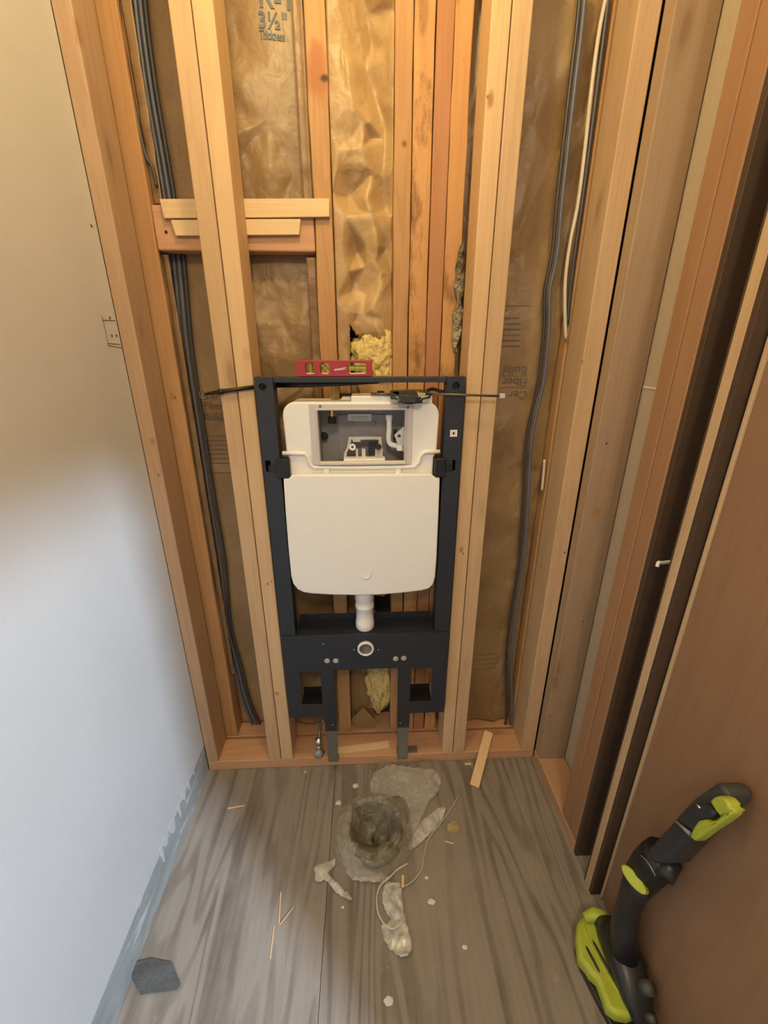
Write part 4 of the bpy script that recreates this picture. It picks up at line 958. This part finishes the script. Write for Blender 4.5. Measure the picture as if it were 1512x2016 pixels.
sc = thing('wall_hook', 'small white plastic peg sticking out beside the door jamb', 'peg', (p.x, p.y, p.z))
bm = bmesh.new(); tube(bm, smooth_path([p+Vector((0.02, 0.004, 0)), p, p+Vector((-0.008, -0.001, 0.001)), p+Vector((-0.010, -0.003, -0.007))], 5), 0.0036, 10)
mk('peg', bm, M['sticker'], sc, sc.location, True)

# ------------------------------------------------------------------ LIME AND BLACK CORDLESS TOOL
tb = thing('cordless_tool', 'lime and black cordless power tool standing on its base against the brown door', 'power tool', (0.53, -0.54, 0.0))
def skin_loft(stations, seg=20, exp=2.6):
    """stations: (centre, axis direction, half-width vector, half-height vector) superellipse loft"""
    bm = bmesh.new(); rings = []
    for c, wv, hv in stations:
        c, wv, hv = Vector(c), Vector(wv), Vector(hv); ring = []
        for k in range(seg):
            t = 2*PI*k/seg; cs, sn = math.cos(t), math.sin(t)
            ring.append(bm.verts.new(c + wv*math.copysign(abs(cs)**(2/exp), cs) + hv*math.copysign(abs(sn)**(2/exp), sn)))
        rings.append(ring)
    for a, b_ in zip(rings, rings[1:]):
        for k in range(seg): bm.faces.new((a[k], a[(k+1) % seg], b_[(k+1) % seg], b_[k]))
    bm.faces.new(rings[0][::-1]); bm.faces.new(rings[-1]); bmesh.ops.recalc_face_normals(bm, faces=bm.faces)
    return bm
def loft_along0(pts, ws, hs, exp=2.4):
    st = []
    for i, p in enumerate(pts):
        d = (pts[min(i+1, len(pts)-1)]-pts[max(i-1, 0)]).normalized(); w = Vector((0, 0, 1)); w = (w-d*w.dot(d)).normalized(); h = d.cross(w)
        st.append((p, w*ws[i], h*hs[i]))
    return skin_loft(st, 20, exp)
# base : pad, lime shell, black motor hump
def cap_outline(c, hl_, hw, n=10):
    return [(c[0]+hw*math.cos(t), c[1]+hl_-hw+hw*math.sin(t)) for t in [PI*k/n for k in range(n+1)]] + [(c[0]+hw*math.cos(t), c[1]-hl_+hw+hw*math.sin(t)) for t in [PI+PI*k/n for k in range(n+1)]]
def hplate(loops, z0, z1, bev):
    bm = plate(loops, z0, z1, bev)
    for v in bm.verts: v.co = Vector((v.co.x, v.co.z, z0+z1-v.co.y if False else v.co.y))
    bmesh.ops.recalc_face_normals(bm, faces=bm.faces); return bm
BC = (0.5250, -0.560)
def zplate(px, zref, z0, z1, bev):
    lp = [(onZ(a, b_, zref).x, onZ(a, b_, zref).y) for a, b_ in px]
    return hplate([lp], z0, z1, bev)
mk('base_pad', zplate([(1131, 1868), (1140, 1838), (1170, 1822), (1215, 1880), (1290, 2000), (1300, 2060), (1260, 2090), (1222, 2062), (1180, 1985), (1140, 1905)], 0.008, 0.0005, 0.018, 0.003), M['tool'], tb, tb.location)
shell = mk('lime_shell', zplate([(1134, 1845), (1136, 1818), (1146, 1803), (1162, 1799), (1178, 1801), (1180, 1820), (1192, 1860), (1214, 1905), (1236, 1948), (1254, 1985), (1252, 1998), (1238, 2004), (1214, 1999), (1196, 1985), (1188, 1962), (1176, 1930), (1162, 1917), (1155, 1905), (1140, 1888)], 0.050, 0.0185, 0.052, 0.009), M['lime'], tb, tb.location, False)
bm = bmesh.new()
for (a, b_) in (((1153, 1862), (1181, 1915)), ((1166, 1850), (1214, 1938))):
    p, q = onZ(a[0], a[1], 0.0525), onZ(b_[0], b_[1], 0.0525); m_ = (p+q)/2; tube(bm, [p, p.lerp(q, 0.1), m_, p.lerp(q, 0.9), q], [0.0006, 0.0026, 0.0032, 0.0026, 0.0006], 8)
mk('vent_slot', bm, M['tool'], shell, shell.location, True)
bm = bmesh.new()
for pts_ in ([(1146, 1812), (1160, 1852), (1200, 1925), (1246, 1996)], [(1164, 1806), (1180, 1850), (1212, 1912), (1250, 1988)]):
    tube(bm, smooth_path([onZ(a, b_, 0.0525) for a, b_ in pts_], 6), 0.0028, 8)
mk('moulded_ridge', bm, M['lime'], shell, shell.location, True)
q_ = [onZ(1150, 1806, 0.062), onZ(1170, 1800, 0.068), onZ(1188, 1806, 0.068), onZ(1196, 1822, 0.066)]
mk('front_bumper', loft_along0(q_, [0.008, 0.013, 0.013, 0.008], [0.008, 0.014, 0.014, 0.008]) , M['lime'], tb, tb.location, True)
mk('motor_housing', skin_loft([((BC[0]+0.022, -0.478, 0.062), (0.022, 0, 0), (0, 0, 0.020)), ((BC[0]+0.024, -0.51, 0.078), (0.034, 0, 0), (0, 0, 0.034)), ((BC[0]+0.024, -0.56, 0.080), (0.036, 0, 0), (0, 0, 0.034)), ((BC[0]+0.024, -0.605, 0.064), (0.032, 0, 0), (0, 0, 0.022)), ((BC[0]+0.022, -0.640, 0.050), (0.020, 0, 0), (0, 0, 0.012))]), M['tool'], tb, tb.location, True)
bm = bmesh.new(); p = Vector((0.556, -0.598, 0.082)); cyl(bm, p, p+Vector((0.014, -0.012, 0.022)), 0.015, 0.012, 20); mk('dial', bm, M['toolg'], tb, tb.location, True)
bm = bmesh.new(); p = Vector((0.552, -0.632, 0.06)); cyl(bm, p, p+Vector((0.010, -0.010, 0.012)), 0.009, 0.007, 16); mk('dust_port', bm, M['toolg'], tb, tb.location, True)
# neck, ring, swivel, grip and head
def loft_along(pts, ws, hs, exp=2.4):
    st = []
    for i, p in enumerate(pts):
        d = (pts[min(i+1, len(pts)-1)]-pts[max(i-1, 0)]).normalized(); w = Vector((0.35, 1, 0)); w = (w-d*w.dot(d)).normalized(); h = d.cross(w)
        st.append((p, w*ws[i], h*hs[i]))
    return skin_loft(st, 24, exp)
def xplate(px, x0, x1, bev):
    """outline seen from the room, given real thickness from x0 (room side) to x1 (door side)"""
    lp = [(onX(a, b_, x0).y, onX(a, b_, x0).z) for a, b_ in px]
    bm = plate([lp], x0, x1, bev)
    for v in bm.verts: v.co = Vector((v.co.y, v.co.x, v.co.z))
    bmesh.ops.recalc_face_normals(bm, faces=bm.faces); return bm
A = [onX(1226, 1868, 0.548), onX(1230, 1820, 0.548), onX(1240, 1775, 0.550), onX(1252, 1745, 0.552), onX(1268, 1722, 0.554)]
mk('neck', loft_along(A, [0.034, 0.026, 0.023, 0.026, 0.028], [0.030, 0.024, 0.022, 0.025, 0.027]), M['tool'], tb, tb.location, True)
for k, (a, b_) in enumerate(((1222, 1790), (1228, 1778))):
    p = onX(a, b_, 0.532); bm = bmesh.new(); tube(bm, [p+Vector((0, -0.008, -0.005)), p, p+Vector((0, 0.008, 0.006))], 0.0035, 8); mk('neck_rib', bm, M['toolg'], tb, tb.location, True)
def disc_button(px, py, x, ra, rb, tilt, h, mat, name):
    c = onX(px, py, x); n_ = ((CAMP-c).normalized()+Vector((-0.6, 0, 0.2))).normalized()
    u = (onX(px+math.cos(tilt)*30, py+math.sin(tilt)*30, x)-c).normalized(); u = (u-n_*u.dot(n_)).normalized(); v_ = n_.cross(u); bm = bmesh.new(); rings = []
    for off, sc_ in ((-0.014, 1.0), (h*0.6, 1.0), (h, 0.88)):
        rings.append([bm.verts.new(c+n_*off+u*ra*sc_*math.cos(t)+v_*rb*sc_*math.sin(t)) for t in [2*PI*k/28 for k in range(28)]])
    for a, b2_ in zip(rings, rings[1:]):
        for k in range(28): bm.faces.new((a[k], a[(k+1) % 28], b2_[(k+1) % 28], b2_[k]))
    bm.faces.new(rings[-1]); bmesh.ops.recalc_face_normals(bm, faces=bm.faces); return mk(name, bm, mat, tb, tb.location)
bt = disc_button(1248, 1731, 0.522, 0.026, 0.0115, math.radians(56), 0.004, M['lime'], 'power_button'); bt['label'] = 'lime oval button'
B = [onX(1262, 1728, 0.554), onX(1278, 1708, 0.556), onX(1292, 1692, 0.557), onX(1302, 1680, 0.558)]
mk('swivel', loft_along(B, [0.029, 0.031, 0.030, 0.027], [0.029, 0.031, 0.030, 0.026]), M['black'], tb, tb.location, True)
bm = bmesh.new(); kk = onX(1308, 1712, 0.553); cyl(bm, kk+Vector((0.020, 0.012, 0.006)), kk+Vector((-0.006, -0.010, -0.004)), 0.019, 0.016, 22); mk('lock_knob', bm, M['tool'], tb, tb.location, True)
bm = bmesh.new(); tube(bm, smooth_path([onX(1262, 1684, 0.5275), onX(1272, 1694, 0.5225), onX(1283, 1710, 0.5225), onX(1290, 1724, 0.5275)], 5), 0.0012, 8); mk('swivel_ring', bm, M['lav2'], tb, tb.location, True)
mk('grip', xplate([(1266, 1676), (1284, 1660), (1330, 1610), (1352, 1621), (1366, 1632), (1350, 1650), (1340, 1666), (1322, 1684), (1312, 1700), (1284, 1700)], 0.532, 0.582, 0.008), M['toolb'], tb, tb.location, False)
mk('head', xplate([(1328, 1612), (1350, 1588), (1366, 1571), (1388, 1556), (1409, 1542), (1418, 1545), (1424, 1553), (1431, 1563), (1431, 1574), (1420, 1590), (1380, 1628), (1358, 1630), (1340, 1622)], 0.545, 0.588, 0.006), M['toolg'], tb, tb.location, False)
mk('battery', xplate([(1332, 1612), (1360, 1583), (1374, 1583), (1392, 1588), (1407, 1598), (1402, 1610), (1384, 1614), (1366, 1634), (1348, 1625)], 0.524, 0.5445, 0.005), M['toolb'], tb, tb.location, False)
lt = mk('battery_latch', xplate([(1357, 1648), (1364, 1630), (1374, 1616), (1388, 1613), (1399, 1618), (1412, 1613), (1417, 1607), (1425, 1602), (1442, 1596), (1436, 1606), (1418, 1620), (1396, 1634), (1378, 1648), (1368, 1656)], 0.520, 0.540, 0.003), M['lime'], tb, tb.location, False); lt['label'] = 'lime battery latch'
mk('battery_cap', xplate([(1397, 1577), (1404, 1570), (1414, 1567), (1424, 1572), (1434, 1583), (1434, 1589), (1445, 1596), (1432, 1604), (1417, 1607), (1408, 1596)], 0.523, 0.543, 0.003), M['lime'], tb, tb.location, False)
bm = bmesh.new(); k0, k1 = onX(1331, 1617, 0.5295), onX(1360, 1642, 0.5295); tube(bm, [k0, (k0+k1)/2, k1], [0.002, 0.003, 0.004], 8); mk('trim_band', bm, M['lav2'], tb, tb.location, True)
bm = bmesh.new(); k0, k1 = onX(1371, 1583, 0.523), onX(1379, 1591, 0.523); tube(bm, [k0, k1], 0.0020, 8); mk('chrome_accent', bm, M['chrome'], tb, tb.location, True)

# ------------------------------------------------------------------ DRAIN and PLASTIC
dn = thing('floor_drain', 'round black drain pipe end in the plywood floor', 'drain', (DR.x, DR.y, 0))
bm = bmesh.new(); lathe(bm, (DR.x, DR.y, -0.20), (0, 0, 1), [(0, 0), (0, 0.050), (0.203, 0.050), (0.206, 0.052), (0.206, 0.0570), (0.0, 0.0570)], 40); mk('pipe', bm, M['abs'], dn, dn.location, True)
bm = bmesh.new(); lathe(bm, (DR.x, DR.y, 0.0), (0, 0, 1), [(0.0065, 0.0575), (0.0005, 0.060), (0.0005, 0.090), (0.006, 0.090), (0.009, 0.086), (0.010, 0.064), (0.0085, 0.0575)], 48)
mk('flange', bm, M['abs'], dn, dn.location, True)
# glossy clear bag stuffed into the drain
def bag_surface():
    bm = bmesh.new(); nr, ns = 34, 120; rings = []
    for i in range(nr+1):
        r = 0.004+0.112*i/nr; ring = []
        for k in range(ns):
            t = 2*PI*k/ns
            if r < 0.050: z = -0.035*(1-(r/0.050)**2)*0.9+0.020*min(1, r/0.05)
            else: z = 0.020+0.030*math.sin(PI*min(1, (r-0.050)/0.058))
            cr = 0.010*noise.noise(Vector((math.cos(t)*r*30, math.sin(t)*r*30, 3)))+0.007*noise.noise(Vector((t*3.0, r*25, 1)))+0.005*abs(noise.noise(Vector((math.cos(t)*6, math.sin(t)*6, r*60))))
            z += cr
            rr = r*(1+0.10*noise.noise(Vector((math.cos(t)*1.6, math.sin(t)*1.6, 7)))*(i/nr))
            if r > 0.095: z = z*max(0, (0.116-r)/0.021)+0.012
            ring.append(bm.verts.new((DR.x+rr*math.cos(t), DR.y+rr*math.sin(t), max(z, 0.0125 if r > 0.055 else -0.05))))
        rings.append(ring)
    for a, b_ in zip(rings, rings[1:]):
        for k in range(ns): bm.faces.new((a[k], a[(k+1) % ns], b_[(k+1) % ns], b_[k]))
    return bm
bg = thing('plastic_bag', 'glossy clear plastic bag stuffed into the floor drain', 'plastic bag', (DR.x, DR.y, 0.0))
mk('bag', bag_surface(), M['film_clear'], bg, bg.location, True)
def crumple(outline, name, mat, label, h=0.012, seed=0.0, parent=None, step=0.0045, z0=0.0025, freq=1.0, cat='plastic'):
    """thin crumpled sheet filling a floor outline"""
    P = [onZ(a, b_, 0.004) for a, b_ in outline]; P = smooth_path(P+[P[0]], 5)[:-1]; poly = [(p.x, p.y) for p in P]
    xs = [p[0] for p in poly]; ys = [p[1] for p in poly]
    def inside(x, y):
        c = False; j = len(poly)-1
        for i in range(len(poly)):
            if (poly[i][1] > y) != (poly[j][1] > y) and x < (poly[j][0]-poly[i][0])*(y-poly[i][1])/(poly[j][1]-poly[i][1])+poly[i][0]: c = not c
            j = i
        return c
    def f(x, y):
        d, _ = noise.voronoi(Vector((x*26*freq+noise.noise(Vector((x*30, y*30, 0))), y*18*freq, seed)))
        e = 1.0
        z = z0+h*(0.55*(d[1]-d[0])+0.45*(0.5+0.5*noise.noise(Vector((x*22*freq, y*22*freq, seed+3)))))*e
        rd = math.hypot(x-DR.x, y-DR.y)
        if rd < 0.095: z += 0.013*(1 if rd < 0.091 else 0.5)
        return z
    bm = bmesh.new(); g = {}
    nx = int((max(xs)-min(xs))/step)+2; ny = int((max(ys)-min(ys))/step)+2
    def vat(i, j):
        if (i, j) not in g: x = min(xs)+i*step; y = min(ys)+j*step; g[(i, j)] = bm.verts.new((x, y, f(x, y)))
        return g[(i, j)]
    for i in range(nx):
        for j in range(ny):
            if inside(min(xs)+(i+0.5)*step, min(ys)+(j+0.5)*step): bm.faces.new((vat(i, j), vat(i+1, j), vat(i+1, j+1), vat(i, j+1)))
    bmesh.ops.smooth_vert(bm, verts=[v for v in bm.verts if v.is_boundary], factor=0.7, use_axis_x=True, use_axis_y=True, use_axis_z=False)
    c = Vector((sum(xs)/len(xs), sum(ys)/len(ys), 0.0))
    o = mk(name, bm, mat, parent, c if parent is None else parent.location, True); md = o.modifiers.new('t', 'SOLIDIFY'); md.thickness = 0.0004
    if parent is None: tag(o, label, cat)
    elif label: o['label'] = label
    return o
crumple([(735, 1522), (770, 1508), (812, 1512), (852, 1516), (868, 1535), (862, 1562), (842, 1585), (825, 1625), (806, 1655), (798, 1640), (806, 1600), (790, 1570), (765, 1572), (738, 1575), (728, 1550)], 'upper_sheet', M['film'], None, 0.018, 2.0, bg, freq=0.55)
crumple([(664, 1612), (680, 1598), (694, 1610), (690, 1640), (695, 1680), (712, 1705), (735, 1720), (765, 1725), (760, 1740), (725, 1740), (690, 1732), (676, 1700), (663, 1660)], 'lower_sheet', M['film'], None, 0.022, 5.0, bg, freq=0.6)
crumple([(865, 1588), (878, 1592), (868, 1620), (845, 1645), (815, 1672), (803, 1670), (815, 1640), (836, 1610)], 'side_sheet', M['film_white'], None, 0.014, 8.0, bg, freq=0.6)
crumple([(757, 1742), (785, 1738), (792, 1765), (796, 1795), (800, 1815), (810, 1850), (812, 1870), (803, 1886), (785, 1884), (765, 1868), (752, 1840), (752, 1822), (768, 1815), (755, 1790), (752, 1765)], 'plastic_sleeve', M['film_white'], 'cloudy crumpled plastic sleeve trailing on the floor below the drain', 0.024, 12.0, freq=0.7)
crumple([(618, 1712), (632, 1700), (650, 1697), (661, 1692), (658, 1708), (648, 1722), (668, 1742), (690, 1765), (696, 1774), (682, 1774), (655, 1752), (640, 1736), (622, 1738)], 'plastic_scrap', M['film_white'], 'small crumpled plastic scrap on the floor left of the drain', 0.020, 17.0, freq=0.8)
def cord(name, px, r, mat, label, z=0.006, parent=None):
    bm = bmesh.new(); P = smooth_path([onZ(a, b_, z) for a, b_ in px], 8)
    tube(bm, P, r, 8); o = mk(name, bm, mat, parent, P[0] if parent is None else parent.location, True)
    if parent is None: tag(o, label, 'string')
    return o
cord('string', [(902, 1569), (888, 1592), (868, 1620), (848, 1645), (840, 1662), (834, 1690), (830, 1712), (812, 1735), (795, 1744), (775, 1740), (762, 1736)], 0.0013, M['cablew'], 'thin pale drawstring curving right of the drain')
cord('string', [(802, 1700), (782, 1712), (766, 1728), (750, 1742), (742, 1765), (744, 1795), (756, 1818), (772, 1828), (788, 1820), (796, 1806)], 0.0020, M['cablew'], 'thicker pale cord looping over the plastic sleeve', 0.018)

# ------------------------------------------------------------------ LITTER on the floor
board_between(onZ(448, 1592, 0.002), onZ(481, 1586, 0.002), 0.004, 0.002, M['stick'], 'wood_splinter', 'pale splinter alone on the floor near the left corner', 'wood scrap')
board_between(onZ(553, 1757, 0.003), onZ(549, 1820, 0.003), 0.003, 0.002, M['stick'], 'wood_splinter', 'pale splinter on the left floor sheet, upper of the straight ones', 'wood scrap')
board_between(onZ(578, 1786, 0.006), onZ(551, 1821, 0.006), 0.0025, 0.002, M['stick'], 'wood_splinter', 'pale splinter on the left floor sheet, slanting across another', 'wood scrap')
board_between(onZ(540, 1822, 0.002), onZ(532, 1888, 0.002), 0.0025, 0.0015, M['stick'], 'wood_splinter', 'pale thin splinter on the left floor sheet, lowest of the group', 'wood scrap')
board_between(onZ(793, 1724, 0.012), onZ(793, 1748, 0.012), 0.007, 0.006, M['stick'], 'wood_peg', 'short pale wood peg on the string below the drain', 'wood scrap')
board_between(onZ(915, 1504, 0.003), onZ(928, 1504, 0.003), 0.006, 0.004, M['stick'], 'wood_splinter', 'tiny pale splinter at the foot of the sole plate', 'wood scrap')
board_between(onZ(876, 1656, 0.002), onZ(893, 1661, 0.002), 0.003, 0.002, M['stick'], 'wood_splinter', 'tiny pale splinter right of the drain', 'wood scrap')
def crumb(px, py, r, label, mat='crumb', flat=0.5, name='plaster_crumb', cat='debris'):
    c = onZ(px, py, r*flat); bm = bmesh.new(); bmesh.ops.create_icosphere(bm, subdivisions=3, radius=1)
    for v in bm.verts:
        n = v.co.copy(); k = 1+0.35*noise.noise(n*1.7+Vector((px*0.1, py*0.1, 0)))+0.12*noise.noise(n*6); v.co = Vector((n.x*r*k, n.y*r*k*0.75, max(n.z*r*flat*k, -r*flat)))+c
    return tag(mk(name, bm, M[mat], None, (c.x, c.y, 0.0)), label, cat)
crumb(700, 1547, 0.010, 'white plaster lump on the floor above the drain')
crumb(667, 1581, 0.009, 'pale crumb at the upper left rim of the drain')
crumb(850, 1775, 0.009, 'pale crumb on the floor right of the plastic sleeve', flat=0.3)
crumb(601, 1520, 0.004, 'tiny white crumb in front of the sole plate')
crumb(915, 1865, 0.006, 'pale crumb on the lower right floor', flat=0.3)
crumb(840, 1728, 0.005, 'small crumb between string and plastic sleeve', flat=0.3)
crumb(765, 1970, 0.010, 'white paint chip at the bottom edge of the floor', flat=0.12)
crumb(675, 1786, 0.004, 'tiny crumb under the small plastic scrap')
crumb(892, 1628, 0.020, 'yellow tuft of fiberglass on the floor right of the drain', 'fluff2', 0.18, 'fiberglass_tuft', 'insulation')
# dark grey sanding screen
P = [onZ(a, b_, 0.004) for a, b_ in ((256, 1902), (268, 1893), (300, 1888), (340, 1897), (356, 1938), (348, 1950), (318, 1954), (276, 1958), (262, 1930))]
bm = plate([[(p.x, p.y) for p in P]], 0, 0.002); bmesh.ops.triangulate(bm, faces=bm.faces)
bmesh.ops.subdivide_edges(bm, edges=bm.edges, cuts=4, use_grid_fill=True)
for v in bm.verts: x, y = v.co.x, v.co.z; v.co = Vector((x, y, 0.0085-v.co.y+0.006*noise.noise(Vector((x*25, y*25, 2)))))
bmesh.ops.recalc_face_normals(bm, faces=bm.faces)
tag(mk('sanding_screen', bm, M['rag'], None, (P[0].x+0.06, P[0].y-0.03, 0.0)), 'dark grey mesh pad lying on the floor by the left wall', 'pad')

# ------------------------------------------------------------------ CEILING LAMP (above the frame of the picture)
lm = thing('ceiling_lamp', 'bare bulb ceiling lamp over the opened wall', 'lamp', (LAMP.x, LAMP.y, TOP))
bm = bmesh.new(); cyl(bm, (LAMP.x, LAMP.y, TOP-0.03), (LAMP.x, LAMP.y, TOP-0.001), 0.05); mk('lamp_holder', bm, M['sticker'], lm, lm.location)

# ------------------------------------------------------------------ groups of repeats
for o in list(bpy.data.objects):
    if o.parent is None and 'label' in o.keys():
        b = o.name.split('.')[0]
        g = {'wall_stud': 'framing studs of the open walls', 'sole_plate': 'sole plates under the studs', 'electrical_cable': 'cables running down the stud bays',
             'wood_shim': 'pale wood shims', 'wood_splinter': 'wood splinters on the floor', 'plaster_crumb': 'crumbs scattered on the floor',
             'insulation_batt': 'paper-faced insulation batts', 'string': 'strings of the plastic bag'}.get(b)
        if g: o['group'] = g
